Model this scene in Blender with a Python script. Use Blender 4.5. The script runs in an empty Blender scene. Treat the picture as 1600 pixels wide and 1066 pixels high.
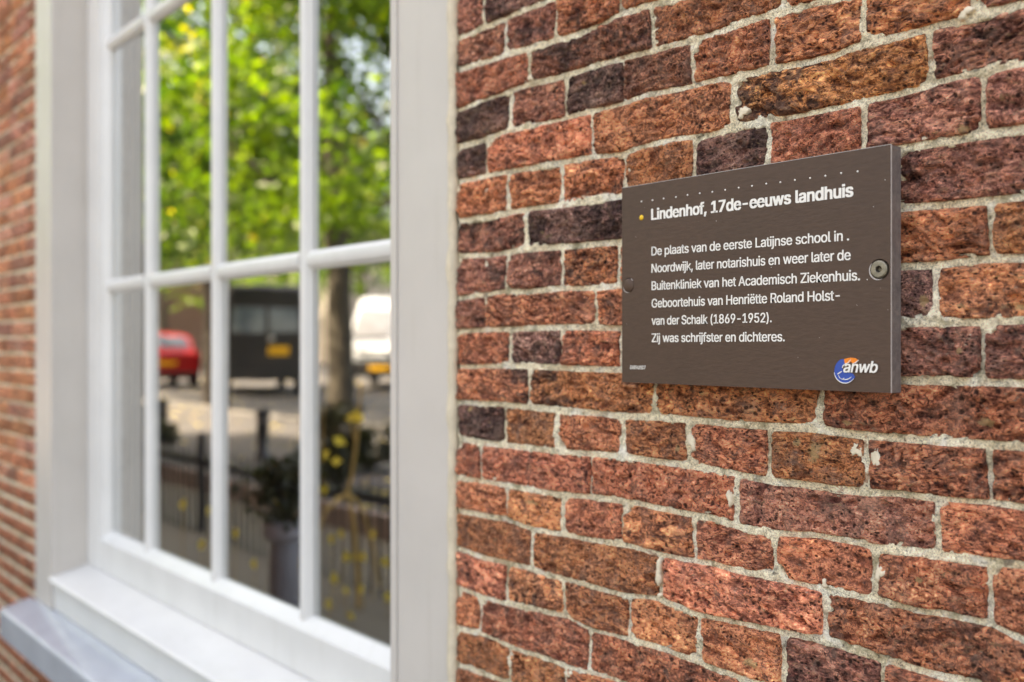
import bpy, math, random, json
import numpy as np
from mathutils import Vector, Matrix

random.seed(7)
C = bpy.context.scene.collection
SC = bpy.context.scene

# ------------------------------------------------------------------ camera, sky, sun, exposure
FPX = 1511.0                      # focal length in pixels of the 1600 px wide photograph
TH = math.atan(FPX / 1320.0)      # angle between view direction and the wall normal
CT, ST = math.cos(TH), math.sin(TH)
D0 = 0.88                         # distance of the camera from the wall
EYE = 1.5
GL = 0.38                         # level of the street side
YL = 0.0                         # level of the yard before the house
Y0 = 537.0                        # horizon row
cam = bpy.data.cameras.new('camera')
cam.sensor_width = 36.0
cam.lens = FPX / 1600.0 * 36.0
cam.shift_y = 4.0 / 1600.0
cam.clip_start = 0.02
cam.clip_end = 900.0
cam.dof.use_dof = True
cam.dof.focus_distance = 0.99
cam.dof.aperture_fstop = 3.0
cam.dof.aperture_blades = 0
camo = bpy.data.objects.new('camera', cam)
camo.location = (0, -D0, EYE)
camo.rotation_euler = (math.pi / 2, 0, TH)
C.objects.link(camo)
SC.camera = camo

SUN_EL, SUN_AZ = math.radians(57), math.radians(-22)   # azimuth measured from +Y (behind the house) towards +X
world = bpy.data.worlds.new('World')
SC.world = world
world.use_nodes = True
wn = world.node_tree
sky = wn.nodes.new('ShaderNodeTexSky')
sky.sky_type = 'NISHITA'
sky.sun_disc = False
sky.sun_elevation = SUN_EL
sky.sun_rotation = SUN_AZ
sky.air_density = 1.0
sky.dust_density = 5.0
sky.ozone_density = 1.0
bg = wn.nodes['Background']
bg.inputs['Strength'].default_value = 0.15
wn.links.new(sky.outputs[0], bg.inputs['Color'])
sun = bpy.data.lights.new('sun', 'SUN')
sun.energy = 4.0
sun.angle = math.radians(0.55)
sun.color = (1.0, 0.95, 0.87)
suno = bpy.data.objects.new('sun', sun)
sd = Vector((math.sin(SUN_AZ) * math.cos(SUN_EL), math.cos(SUN_AZ) * math.cos(SUN_EL), math.sin(SUN_EL)))
suno.rotation_euler = sd.to_track_quat('Z', 'Y').to_euler()
suno.location = (0, 20, 30)
C.objects.link(suno)
SC.view_settings.view_transform = 'Standard'
SC.view_settings.look = 'None'
SC.view_settings.exposure = 2.72
SC.view_settings.use_white_balance = True
SC.view_settings.white_balance_temperature = 9300
SC.view_settings.white_balance_tint = 13
SC.view_settings.gamma = 1.0

# ------------------------------------------------------------------ mapping from the photograph's pixels to places
def Xw(px, d=D0):
    xp = (px - 800.0) / FPX
    return d * (-ST + xp * CT) / (CT + xp * ST)
def Zw(px, py, d=D0):
    xp = (px - 800.0) / FPX
    return EYE + (Y0 - py) / FPX * d / (CT + xp * ST)
GLASS = 0.1376
def mir(px, py, z):
    """place in the garden or street whose image in the window glass is seen at px, py, z metres away"""
    xp, yp = (px - 800.0) / FPX, (Y0 - py) / FPX
    vx = z * (-ST + CT * xp)
    vy = -D0 + z * (CT + ST * xp)
    return (vx, 2 * GLASS - vy, EYE + z * yp)
def mir_ground(px, py, dz=0.0):
    zg = GL + dz
    z = FPX * (EYE - zg) / (py - Y0)
    a = mir(px, py, z)
    return (a[0], a[1], zg)

# ------------------------------------------------------------------ noise in numpy
_rs = np.random.RandomState(3)
_perm = _rs.permutation(256)
_perm = np.concatenate([_perm, _perm, _perm])
_grad = _rs.normal(size=(256, 3)); _grad /= np.linalg.norm(_grad, axis=1)[:, None]
def perlin(p):
    p = np.asarray(p, float)
    i = np.floor(p).astype(int); f = p - i; i &= 255
    u = f * f * f * (f * (f * 6 - 15) + 10)
    r = 0
    for dx in (0, 1):
        wx = u[:, 0] if dx else 1 - u[:, 0]
        for dy in (0, 1):
            wy = u[:, 1] if dy else 1 - u[:, 1]
            for dz in (0, 1):
                wz = u[:, 2] if dz else 1 - u[:, 2]
                h = _perm[_perm[_perm[(i[:, 0] + dx) & 255] + ((i[:, 1] + dy) & 255)] + ((i[:, 2] + dz) & 255)]
                g = _grad[h]
                r = r + wx * wy * wz * (g[:, 0] * (f[:, 0] - dx) + g[:, 1] * (f[:, 1] - dy) + g[:, 2] * (f[:, 2] - dz))
    return r * 1.6
def fbm(p, oct=3, gain=0.5):
    a, s, r = 1.0, 1.0, 0
    for k in range(oct):
        r = r + a * perlin(np.asarray(p) * s + 17.3 * k); a *= gain; s *= 2.03
    return r

# ------------------------------------------------------------------ object helpers
def props(o, label=None, cat=None, group=None, kind=None):
    if label: o['label'] = label
    if cat: o['category'] = cat
    if group: o['group'] = group
    if kind: o['kind'] = kind
    return o
def link(o, parent=None):
    C.objects.link(o)
    if parent is not None: o.parent = parent
    return o
def empty(name, loc, label, cat, group=None, rz=0.0):
    o = bpy.data.objects.new(name, None)
    o.empty_display_size = 0.1
    o.location = loc; o.rotation_euler = (0, 0, rz)
    return link(props(o, label, cat, group))
def fastmesh(name, v, f, mat=None, smooth=False):
    """v: (n,3) array, f: (m,k) array with k 3 or 4"""
    m = bpy.data.meshes.new(name)
    v = np.asarray(v, np.float32); f = np.asarray(f, np.int32)
    k = f.shape[1]
    m.vertices.add(len(v)); m.vertices.foreach_set('co', v.ravel())
    m.loops.add(f.size); m.loops.foreach_set('vertex_index', f.ravel())
    m.polygons.add(len(f))
    m.polygons.foreach_set('loop_start', np.arange(len(f), dtype=np.int32) * k)
    try: m.polygons.foreach_set('loop_total', np.full(len(f), k, np.int32))
    except Exception: pass
    m.update(calc_edges=True)
    if smooth: m.polygons.foreach_set('use_smooth', np.ones(len(f), bool))
    if mat: m.materials.append(mat)
    return m
class MB:
    """collects shapes, then makes one mesh object"""
    def __init__(s): s.v = []; s.f = []; s.sm = []
    def add(s, vs, fs, smooth=False):
        b = len(s.v); s.v += [tuple(v) for v in vs]; s.f += [tuple(i + b for i in f) for f in fs]; s.sm += [smooth] * len(fs)
        return s
    def box(s, x0, x1, y0, y1, z0, z1):
        v = [(x0, y0, z0), (x1, y0, z0), (x1, y1, z0), (x0, y1, z0), (x0, y0, z1), (x1, y0, z1), (x1, y1, z1), (x0, y1, z1)]
        return s.add(v, [(3, 2, 1, 0), (4, 5, 6, 7), (0, 1, 5, 4), (1, 2, 6, 5), (2, 3, 7, 6), (3, 0, 4, 7)])
    def tube(s, pts, rad, n=10, cap=True):
        pts = [Vector(p) for p in pts]
        if not hasattr(rad, '__len__'): rad = [rad] * len(pts)
        b = []; up = Vector((0.13, 0.21, 0.97)).normalized()
        for i, p in enumerate(pts):
            t = (pts[min(i + 1, len(pts) - 1)] - pts[max(i - 1, 0)]).normalized()
            a = t.cross(up)
            if a.length < 0.05: a = t.cross(Vector((1, 0, 0)))
            a.normalize(); c = t.cross(a)
            b.append([p + (a * math.cos(2 * math.pi * k / n) + c * math.sin(2 * math.pi * k / n)) * rad[i] for k in range(n)])
        vs = [q for r in b for q in r]; fs = []
        for i in range(len(pts) - 1):
            for k in range(n):
                fs.append((i * n + k, i * n + (k + 1) % n, (i + 1) * n + (k + 1) % n, (i + 1) * n + k))
        s.add(vs, fs, True)
        if cap:
            s.add(b[0], [tuple(range(n))]); s.add(b[-1], [tuple(reversed(range(n)))])
        return s
    def lathe(s, prof, n=24, c=(0, 0, 0), axis='z'):
        vs = []; fs = []
        for r, h in prof:
            for k in range(n):
                a = 2 * math.pi * k / n
                x, y = r * math.cos(a), r * math.sin(a)
                if axis == 'z': q = (c[0] + x, c[1] + y, c[2] + h)
                elif axis == 'y': q = (c[0] + x, c[1] + h, c[2] + y)
                else: q = (c[0] + h, c[1] + x, c[2] + y)
                vs.append(q)
        for i in range(len(prof) - 1):
            for k in range(n):
                fs.append((i * n + k, i * n + (k + 1) % n, (i + 1) * n + (k + 1) % n, (i + 1) * n + k))
        return s.add(vs, fs, True)
    def extrude(s, poly, axis, a0, a1):
        """poly: list of 2D points in the other two axes (in x,y,z order)"""
        def P(p, a):
            return {'x': (a, p[0], p[1]), 'y': (p[0], a, p[1]), 'z': (p[0], p[1], a)}[axis]
        n = len(poly)
        vs = [P(p, a0) for p in poly] + [P(p, a1) for p in poly]
        fs = [(i, (i + 1) % n, n + (i + 1) % n, n + i) for i in range(n)] + [tuple(reversed(range(n))), tuple(range(n, 2 * n))]
        return s.add(vs, fs)
    def build(s, name, mat, parent=None, bevel=0.0, seg=2, origin=None, smooth=None, fix=True):
        m = bpy.data.meshes.new(name)
        v = s.v
        if origin is not None: v = [(a - origin[0], b - origin[1], c - origin[2]) for a, b, c in v]
        m.from_pydata(v, [], s.f)
        m.polygons.foreach_set('use_smooth', [smooth] * len(s.f) if smooth is not None else s.sm)
        if mat: m.materials.append(mat)
        if fix:
            import bmesh
            bm = bmesh.new(); bm.from_mesh(m); bmesh.ops.recalc_face_normals(bm, faces=bm.faces); bm.to_mesh(m); bm.free()
        o = bpy.data.objects.new(name, m)
        if origin is not None: o.location = origin
        link(o, parent)
        if bevel:
            b = o.modifiers.new('bevel', 'BEVEL'); b.width = bevel; b.segments = seg; b.limit_method = 'ANGLE'; b.harden_normals = False
            m.polygons.foreach_set('use_smooth', [True] * len(m.polygons))
            w = o.modifiers.new('wn', 'WEIGHTED_NORMAL'); w.keep_sharp = False
        return o

# ------------------------------------------------------------------ materials
class NT:
    def __init__(s, name):
        s.m = bpy.data.materials.new(name); s.m.use_nodes = True
        s.t = s.m.node_tree; s.b = s.t.nodes['Principled BSDF']; s.out = s.t.nodes['Material Output']
    def n(s, typ, **kw):
        nd = s.t.nodes.new(typ)
        for k, v in kw.items():
            if k.startswith('i_'):
                key = k[2:]; key = int(key) if key.isdigit() else key.replace('_', ' ')
                nd.inputs[key].default_value = v
            else: setattr(nd, k, v)
        return nd
    def l(s, a, b): s.t.links.new(a, b)
    def noise(s, vec, scale, detail=4, rough=0.55, dist=0.0):
        nd = s.n('ShaderNodeTexNoise'); nd.inputs['Scale'].default_value = scale; nd.inputs['Detail'].default_value = detail
        nd.inputs['Roughness'].default_value = rough; nd.inputs['Distortion'].default_value = dist
        if vec is not None: s.l(vec, nd.inputs['Vector'])
        return nd.outputs['Fac']
    def ramp(s, fac, stops):
        nd = s.n('ShaderNodeValToRGB'); r = nd.color_ramp
        while len(r.elements) < len(stops): r.elements.new(0.5)
        for e, (p, c) in zip(r.elements, stops):
            e.position = p; e.color = (c, c, c, 1) if not hasattr(c, '__len__') else (c[0], c[1], c[2], 1)
        s.l(fac, nd.inputs['Fac']); return nd.outputs['Color']
    def mix(s, fac, a, b, mode='MIX'):
        nd = s.n('ShaderNodeMix', data_type='RGBA', blend_type=mode)
        for sock, v in ((nd.inputs['Factor'], fac), (nd.inputs['A'], a), (nd.inputs['B'], b)):
            if isinstance(v, bpy.types.NodeSocket): s.l(v, sock)
            elif hasattr(v, '__len__'): sock.default_value = (v[0], v[1], v[2], 1)
            else: sock.default_value = v if sock.type == 'VALUE' else (v, v, v, 1)
        return [o for o in nd.outputs if o.type == 'RGBA'][0]
    def math(s, op, a, b=0.0, clamp=False):
        nd = s.n('ShaderNodeMath', operation=op, use_clamp=clamp)
        for sock, v in ((nd.inputs[0], a), (nd.inputs[1], b)):
            if isinstance(v, bpy.types.NodeSocket): s.l(v, sock)
            else: sock.default_value = v
        return nd.outputs[0]
    def bump(s, h, strength=0.5, dist=0.001, prev=None):
        nd = s.n('ShaderNodeBump'); nd.inputs['Strength'].default_value = strength; nd.inputs['Distance'].default_value = dist
        s.l(h, nd.inputs['Height'])
        if prev is not None: s.l(prev, nd.inputs['Normal'])
        s.l(nd.outputs[0], s.b.inputs['Normal']); return nd.outputs[0]
    def coord(s, which='Object'): return s.n('ShaderNodeTexCoord').outputs[which]
    def mapv(s, vec, scale=(1, 1, 1), rot=(0, 0, 0), loc=(0, 0, 0)):
        nd = s.n('ShaderNodeMapping'); nd.inputs['Scale'].default_value = scale; nd.inputs['Rotation'].default_value = rot; nd.inputs['Location'].default_value = loc
        s.l(vec, nd.inputs['Vector']); return nd.outputs[0]
def simple(name, col, rough=0.5, metal=0.0, var=0.12, scale=30, bump=0.0, coat=0.0, bscale=None):
    t = NT(name); v = t.coord()
    n = t.noise(v, scale, 5)
    f = t.ramp(n, [(0.3, 1 - var), (0.7, 1 + var)])
    t.l(t.mix(1.0, (col[0], col[1], col[2]), f, 'MULTIPLY'), t.b.inputs['Base Color'])
    t.b.inputs['Roughness'].default_value = rough; t.b.inputs['Metallic'].default_value = metal
    if coat: t.b.inputs['Coat Weight'].default_value = coat; t.b.inputs['Coat Roughness'].default_value = 0.05
    if bump: t.bump(t.noise(v, bscale or scale * 4, 4), bump, 0.002)
    return t.m

def brick_material():
    t = NT('brick'); oi = t.n('ShaderNodeObjectInfo')
    cb = t.n('ShaderNodeCombineXYZ')
    for k, a in enumerate((37.0, 61.0, 23.0)): t.l(t.math('MULTIPLY', oi.outputs['Random'], a), cb.inputs[k])
    va = t.n('ShaderNodeVectorMath', operation='ADD'); t.l(t.coord(), va.inputs[0]); t.l(cb.outputs[0], va.inputs[1])
    r2 = t.math('FRACT', t.math('MULTIPLY', oi.outputs['Random'], 7.31)); r3 = t.math('FRACT', t.math('MULTIPLY', oi.outputs['Random'], 23.7))
    vs = t.n('ShaderNodeVectorMath', operation='SCALE'); t.l(va.outputs[0], vs.inputs[0]); t.l(t.math('ADD', t.math('MULTIPLY', r2, 0.55), 0.72), vs.inputs['Scale']); v = vs.outputs[0]
    str_v = t.mapv(v, (0.62, 1, 1.35), (0, 0.20, 0)); iso_v = t.mapv(v, (0.95, 1, 1.1), (0, 0.5, 0))
    big = t.noise(v, 26, 4, 0.65, 0.9)
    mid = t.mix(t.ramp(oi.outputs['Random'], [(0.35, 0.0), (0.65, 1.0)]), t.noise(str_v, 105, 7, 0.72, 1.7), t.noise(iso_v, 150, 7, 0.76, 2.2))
    mid2 = t.noise(t.mapv(v, (0.6, 1, 1.2), (0, -0.3, 0)), 230, 5, 0.7, 0.8)
    fine = t.noise(v, 620, 4, 0.75)
    base = oi.outputs['Color']
    c = t.mix(1.0, base, t.ramp(big, [(0.30, (0.50, 0.44, 0.48)), (0.45, 0.95), (0.55, (1.2, 1.12, 1.05)), (0.70, (1.6, 1.8, 1.7))]), 'MULTIPLY')
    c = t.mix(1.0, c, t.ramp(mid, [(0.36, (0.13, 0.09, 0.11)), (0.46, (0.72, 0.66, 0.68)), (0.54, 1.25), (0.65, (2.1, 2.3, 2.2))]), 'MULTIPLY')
    c = t.mix(1.0, c, t.ramp(mid2, [(0.34, (0.40, 0.36, 0.36)), (0.5, 1.03), (0.66, (1.6, 1.7, 1.7))]), 'MULTIPLY')
    c = t.mix(1.0, c, t.ramp(fine, [(0.32, 0.55), (0.5, 1.0), (0.70, 1.45)]), 'MULTIPLY')
    # burnt, purplish skin
    at = t.n('ShaderNodeAttribute', attribute_name='burn')
    bn = t.math('ADD', at.outputs['Fac'], t.math('MULTIPLY', t.math('SUBTRACT', t.noise(v, 42, 7, 0.72, 1.2), 0.5), 2.3))
    bf = t.ramp(bn, [(0.38, 0.0), (0.62, 0.84)])
    c = t.mix(bf, c, t.ramp(mid, [(0.36, (0.022, 0.015, 0.016)), (0.52, (0.075, 0.045, 0.043)), (0.68, (0.22, 0.135, 0.125))]))
    # fold shading painted into the colour, then ochre inclusions and pinkish grey bloom
    vn = t.n('ShaderNodeAttribute', attribute_name='fold_shade')
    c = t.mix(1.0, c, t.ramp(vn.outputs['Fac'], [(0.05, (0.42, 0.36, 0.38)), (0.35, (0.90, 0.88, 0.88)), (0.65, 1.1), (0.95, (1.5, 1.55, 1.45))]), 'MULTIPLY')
    oc = t.n('ShaderNodeAttribute', attribute_name='ochre')
    ocf = t.ramp(t.math('ADD', oc.outputs['Fac'], t.math('MULTIPLY', t.math('SUBTRACT', t.noise(v, 95, 7, 0.8, 1.0), 0.5), 2.4)), [(0.42, 0.0), (0.75, 0.8)])
    c = t.mix(ocf, c, (0.85, 0.55, 0.27))
    och = t.ramp(t.noise(str_v, 105, 4, 0.6, 1.6), [(0.61, 0.0), (0.70, 0.75)])
    c = t.mix(och, c, t.mix(fine, (0.34, 0.18, 0.07), (0.60, 0.44, 0.25)))
    dust = t.ramp(t.noise(v, 46, 7, 0.78, 0.6), [(0.45, 0.0), (0.70, 0.62)])
    dust = t.mix(1.0, dust, t.ramp(r3, [(0.0, 0.35), (1.0, 1.0)]), 'MULTIPLY')
    c = t.mix(dust, c, (0.60, 0.38, 0.29))
    pg = t.n('ShaderNodeTexVoronoi'); pg.inputs['Scale'].default_value = 190; t.l(t.mapv(v, (0.8, 1, 1.3), (0, 0.4, 0), (3.1, 0, 1.7)), pg.inputs['Vector'])
    pgm = t.mix(1.0, t.ramp(pg.outputs['Distance'], [(0.10, 0.7), (0.26, 0.0)]), t.ramp(t.noise(v, 60, 3), [(0.50, 0.0), (0.58, 1.0)]), 'MULTIPLY')
    c = t.mix(pgm, c, (0.66, 0.42, 0.30))
    # holes with their shade painted dark, and clinker grains
    vo = t.n('ShaderNodeTexVoronoi'); vo.inputs['Scale'].default_value = 260; t.l(t.mapv(v, (0.75, 1, 1.1)), vo.inputs['Vector'])
    gate = t.ramp(t.noise(v, 85, 3), [(0.47, 0.0), (0.55, 1.0)])
    sp = t.mix(1.0, t.ramp(vo.outputs['Distance'], [(0.20, 1.0), (0.36, 0.0)]), gate, 'MULTIPLY')
    vo2 = t.n('ShaderNodeTexVoronoi'); vo2.inputs['Scale'].default_value = 120; t.l(v, vo2.inputs['Vector'])
    sp2 = t.mix(1.0, t.ramp(vo2.outputs['Distance'], [(0.17, 1.0), (0.30, 0.0)]), t.ramp(t.noise(v, 50, 3), [(0.50, 0.0), (0.56, 1.0)]), 'MULTIPLY')
    spm = t.mix(1.0, sp, sp2, 'LIGHTEN')
    c = t.mix(t.mix(1.0, spm, 0.85, 'MULTIPLY'), c, (0.028, 0.018, 0.016))
    t.l(c, t.b.inputs['Base Color'])
    t.b.inputs['Roughness'].default_value = 0.8
    t.b.inputs['Specular IOR Level'].default_value = 0.12
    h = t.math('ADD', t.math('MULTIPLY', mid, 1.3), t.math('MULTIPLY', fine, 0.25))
    h = t.math('ADD', h, t.math('MULTIPLY', mid2, 0.6))
    h = t.math('SUBTRACT', h, t.math('MULTIPLY', spm, 0.5))
    h = t.math('MULTIPLY', h, t.math('ADD', t.math('MULTIPLY', r3, 0.75), 0.55))
    t.bump(h, 1.0, 0.010)
    return t.m
def mortar_material():
    t = NT('lime_mortar'); v = t.coord()
    a = t.noise(v, 14, 5, 0.6); b = t.noise(v, 110, 6, 0.72, 0.4); g = t.noise(v, 520, 4, 0.78)
    c = t.ramp(a, [(0.3, (0.72, 0.58, 0.38)), (0.5, (1.0, 0.86, 0.62)), (0.7, (1.0, 0.94, 0.78))])
    c = t.mix(1.0, c, t.ramp(b, [(0.30, 0.50), (0.45, 0.92), (0.58, 1.08), (0.72, 1.25)]), 'MULTIPLY')
    c = t.mix(1.0, c, t.ramp(g, [(0.32, 0.38), (0.5, 1.0), (0.70, 1.45)]), 'MULTIPLY')
    pale = t.ramp(t.noise(v, 27, 6, 0.7, 0.4), [(0.56, 0.0), (0.64, 0.55)])
    c = t.mix(pale, c, (0.95, 0.90, 0.80))
    moss = t.ramp(t.noise(v, 34, 6, 0.7, 0.7), [(0.53, 0.0), (0.64, 0.65)])
    c = t.mix(moss, c, (0.30, 0.25, 0.135))
    grit = t.ramp(t.noise(v, 300, 4, 0.7), [(0.60, 0.0), (0.67, 0.8)])
    c = t.mix(grit, c, (0.13, 0.105, 0.085))
    soot = t.ramp(t.noise(v, 62, 5, 0.7, 0.5), [(0.60, 0.0), (0.68, 0.7)])
    c = t.mix(soot, c, (0.15, 0.125, 0.10))
    red = t.ramp(t.noise(v, 48, 3, 0.6, 0.6), [(0.66, 0.0), (0.70, 0.6)])
    c = t.mix(red, c, (0.42, 0.17, 0.09))
    t.l(c, t.b.inputs['Base Color']); t.b.inputs['Roughness'].default_value = 0.92; t.b.inputs['Specular IOR Level'].default_value = 0.1
    h = t.math('ADD', b, t.math('MULTIPLY', g, 0.5))
    h = t.math('SUBTRACT', h, t.math('MULTIPLY', grit, 0.3))
    t.bump(h, 1.0, 0.004)
    return t.m
def paint_material(name, col, rough=0.28, amt=1.0):
    t = NT(name); v = t.coord()
    n = t.noise(v, 6, 5); grain = t.noise(t.mapv(v, (1, 1, 0.06)), 320, 3); st = t.noise(v, 21, 5, 0.7)
    c = t.mix(1.0, col, t.ramp(n, [(0.3, 0.95), (0.7, 1.03)]), 'MULTIPLY')
    c = t.mix(t.ramp(st, [(0.60, 0.0), (0.85, 0.10 * amt)]), c, (col[0] * 0.7, col[1] * 0.66, col[2] * 0.58))
    c = t.mix(t.ramp(t.noise(v, 190, 3, 0.6), [(0.66, 0.0), (0.72, 0.30 * amt)]), c, (col[0] * 0.35, col[1] * 0.31, col[2] * 0.26))
    c = t.mix(t.ramp(t.noise(t.mapv(v, (1, 1, 0.10)), 34, 4, 0.6), [(0.55, 0.0), (0.75, 0.16)]), c, (col[0] * 0.66, col[1] * 0.62, col[2] * 0.55))
    t.l(c, t.b.inputs['Base Color'])
    t.b.inputs['Roughness'].default_value = rough + 0.05
    t.bump(t.math('ADD', t.math('MULTIPLY', grain, 0.5), t.noise(v, 12, 2)), 0.08 * amt, 0.0008)
    return t.m
def board_material():
    t = NT('brown_enamel'); v = t.coord()
    w = t.noise(t.mapv(v, (0.30, 1, 1)), 300, 4, 0.6); n = t.noise(v, 9, 4); s2 = t.noise(v, 500, 2)
    c = t.mix(1.0, (0.082, 0.047, 0.032), t.ramp(n, [(0.3, 0.92), (0.7, 1.08)]), 'MULTIPLY')
    c = t.mix(1.0, c, t.ramp(w, [(0.3, 0.90), (0.7, 1.1)]), 'MULTIPLY')
    pale = t.ramp(t.noise(v, 210, 2, 0.5), [(0.775, 0.0), (0.80, 0.7)])
    c = t.mix(pale, c, (0.5, 0.44, 0.38))
    scr = t.ramp(t.noise(t.mapv(v, (1, 1, 0.12), (0, 0.7, 0)), 160, 2), [(0.765, 0.0), (0.79, 0.45)])
    c = t.mix(scr, c, (0.34, 0.28, 0.24))
    t.l(c, t.b.inputs['Base Color'])
    t.l(t.ramp(n, [(0.3, 0.42), (0.7, 0.52)]), t.b.inputs['Roughness'])
    t.b.inputs['Specular IOR Level'].default_value = 0.28
    t.bump(w, 0.35, 0.0008)
    return t.m
def glass_material():
    m = bpy.data.materials.new('coated_glass'); m.use_nodes = True; nt = m.node_tree
    for n in list(nt.nodes): nt.nodes.remove(n)
    o = nt.nodes.new('ShaderNodeOutputMaterial'); mx = nt.nodes.new('ShaderNodeMixShader')
    tr = nt.nodes.new('ShaderNodeBsdfTransparent'); tr.inputs[0].default_value = (0.80, 0.86, 0.84, 1)
    gl = nt.nodes.new('ShaderNodeBsdfGlossy'); gl.inputs['Roughness'].default_value = 0.0; gl.inputs['Color'].default_value = (0.93, 0.95, 0.95, 1)
    fr = nt.nodes.new('ShaderNodeFresnel'); fr.inputs['IOR'].default_value = 1.5
    ma = nt.nodes.new('ShaderNodeMath'); ma.operation = 'MULTIPLY_ADD'; ma.inputs[1].default_value = 1.0; ma.inputs[2].default_value = 0.55; ma.use_clamp = True
    tc = nt.nodes.new('ShaderNodeTexCoord'); nz = nt.nodes.new('ShaderNodeTexNoise'); nz.inputs['Scale'].default_value = 5.0; nz.inputs['Detail'].default_value = 1.0
    bp = nt.nodes.new('ShaderNodeBump'); bp.inputs['Strength'].default_value = 0.06; bp.inputs['Distance'].default_value = 0.004
    L = nt.links.new
    L(tc.outputs['Object'], nz.inputs['Vector']); L(nz.outputs['Fac'], bp.inputs['Height']); L(bp.outputs[0], gl.inputs['Normal'])
    L(fr.outputs[0], ma.inputs[0]); L(ma.outputs[0], mx.inputs[0]); L(tr.outputs[0], mx.inputs[1]); L(gl.outputs[0], mx.inputs[2]); L(mx.outputs[0], o.inputs['Surface'])
    return m
def leaf_material(name, cols, trans):
    m = bpy.data.materials.new(name); m.use_nodes = True; nt = m.node_tree
    for n in list(nt.nodes): nt.nodes.remove(n)
    L = nt.links.new
    o = nt.nodes.new('ShaderNodeOutputMaterial'); at = nt.nodes.new('ShaderNodeAttribute'); at.attribute_name = 'tone'
    r = nt.nodes.new('ShaderNodeValToRGB')
    while len(r.color_ramp.elements) < len(cols): r.color_ramp.elements.new(0.5)
    for e, (p, c) in zip(r.color_ramp.elements, cols): e.position = p; e.color = (*c, 1)
    L(at.outputs['Fac'], r.inputs['Fac'])
    d = nt.nodes.new('ShaderNodeBsdfPrincipled'); d.inputs['Roughness'].default_value = 0.45
    t = nt.nodes.new('ShaderNodeBsdfTranslucent'); g = nt.nodes.new('ShaderNodeMix'); g.data_type = 'RGBA'; g.blend_type = 'MULTIPLY'; g.inputs[0].default_value = 1.0
    L(r.outputs['Color'], g.inputs[6]); g.inputs[7].default_value = (1.9, 2.0, 0.7, 1)
    L(r.outputs['Color'], d.inputs['Base Color']); L(g.outputs[2], t.inputs['Color'])
    mx = nt.nodes.new('ShaderNodeMixShader'); mx.inputs[0].default_value = trans
    L(d.outputs[0], mx.inputs[1]); L(t.outputs[0], mx.inputs[2]); L(mx.outputs[0], o.inputs['Surface'])
    return m

M_BRICK = brick_material()
M_MORTAR = mortar_material()
M_LIME = simple('white_lime', (0.74, 0.63, 0.47), 0.9, var=0.1, scale=120, bump=0.6, bscale=400)
M_WHITE = paint_material('white_paint', (0.575, 0.53, 0.485))
M_SASH = paint_material('white_sash_paint', (0.70, 0.685, 0.66), 0.22, 0.4)
M_SEAL = simple('cream_sealant', (0.62, 0.53, 0.39), 0.7, var=0.12, scale=60, bump=0.5, bscale=200)
M_ZINC = simple('zinc_grey', (0.42, 0.45, 0.50), 0.22, metal=0.0, var=0.08, scale=8, coat=0.6)
M_BOARD = board_material()
M_EDGE = simple('grey_laminate_edge', (0.17, 0.145, 0.135), 0.6, var=0.22, scale=160, bump=0.4, bscale=500)
M_LETTER = simple('white_print', (0.80, 0.76, 0.70), 0.5, var=0.05, scale=200)
M_YELLOW = simple('yellow_dot', (0.85, 0.50, 0.02), 0.35, var=0.05)
M_BLUE = simple('blue_print', (0.003, 0.06, 0.34), 0.4, var=0.1, scale=400)
M_ORANGE = simple('orange_print', (0.88, 0.22, 0.01), 0.4, var=0.08, scale=400)
M_STEEL = simple('dull_screw_steel', (0.24, 0.21, 0.155), 0.42, metal=0.7, var=0.22, scale=300, bump=0.3, bscale=900)
M_RIM = simple('pale_cut_laminate', (0.50, 0.45, 0.42), 0.5, var=0.08, scale=200)
M_GLASS = glass_material()
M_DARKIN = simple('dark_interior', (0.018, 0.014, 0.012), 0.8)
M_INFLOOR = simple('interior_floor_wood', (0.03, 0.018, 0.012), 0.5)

# ------------------------------------------------------------------ the brick house
house = empty('brick_house', (0, 0, 0), 'old red brick house front with a white window and pale lime mortar joints', 'house')

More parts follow.
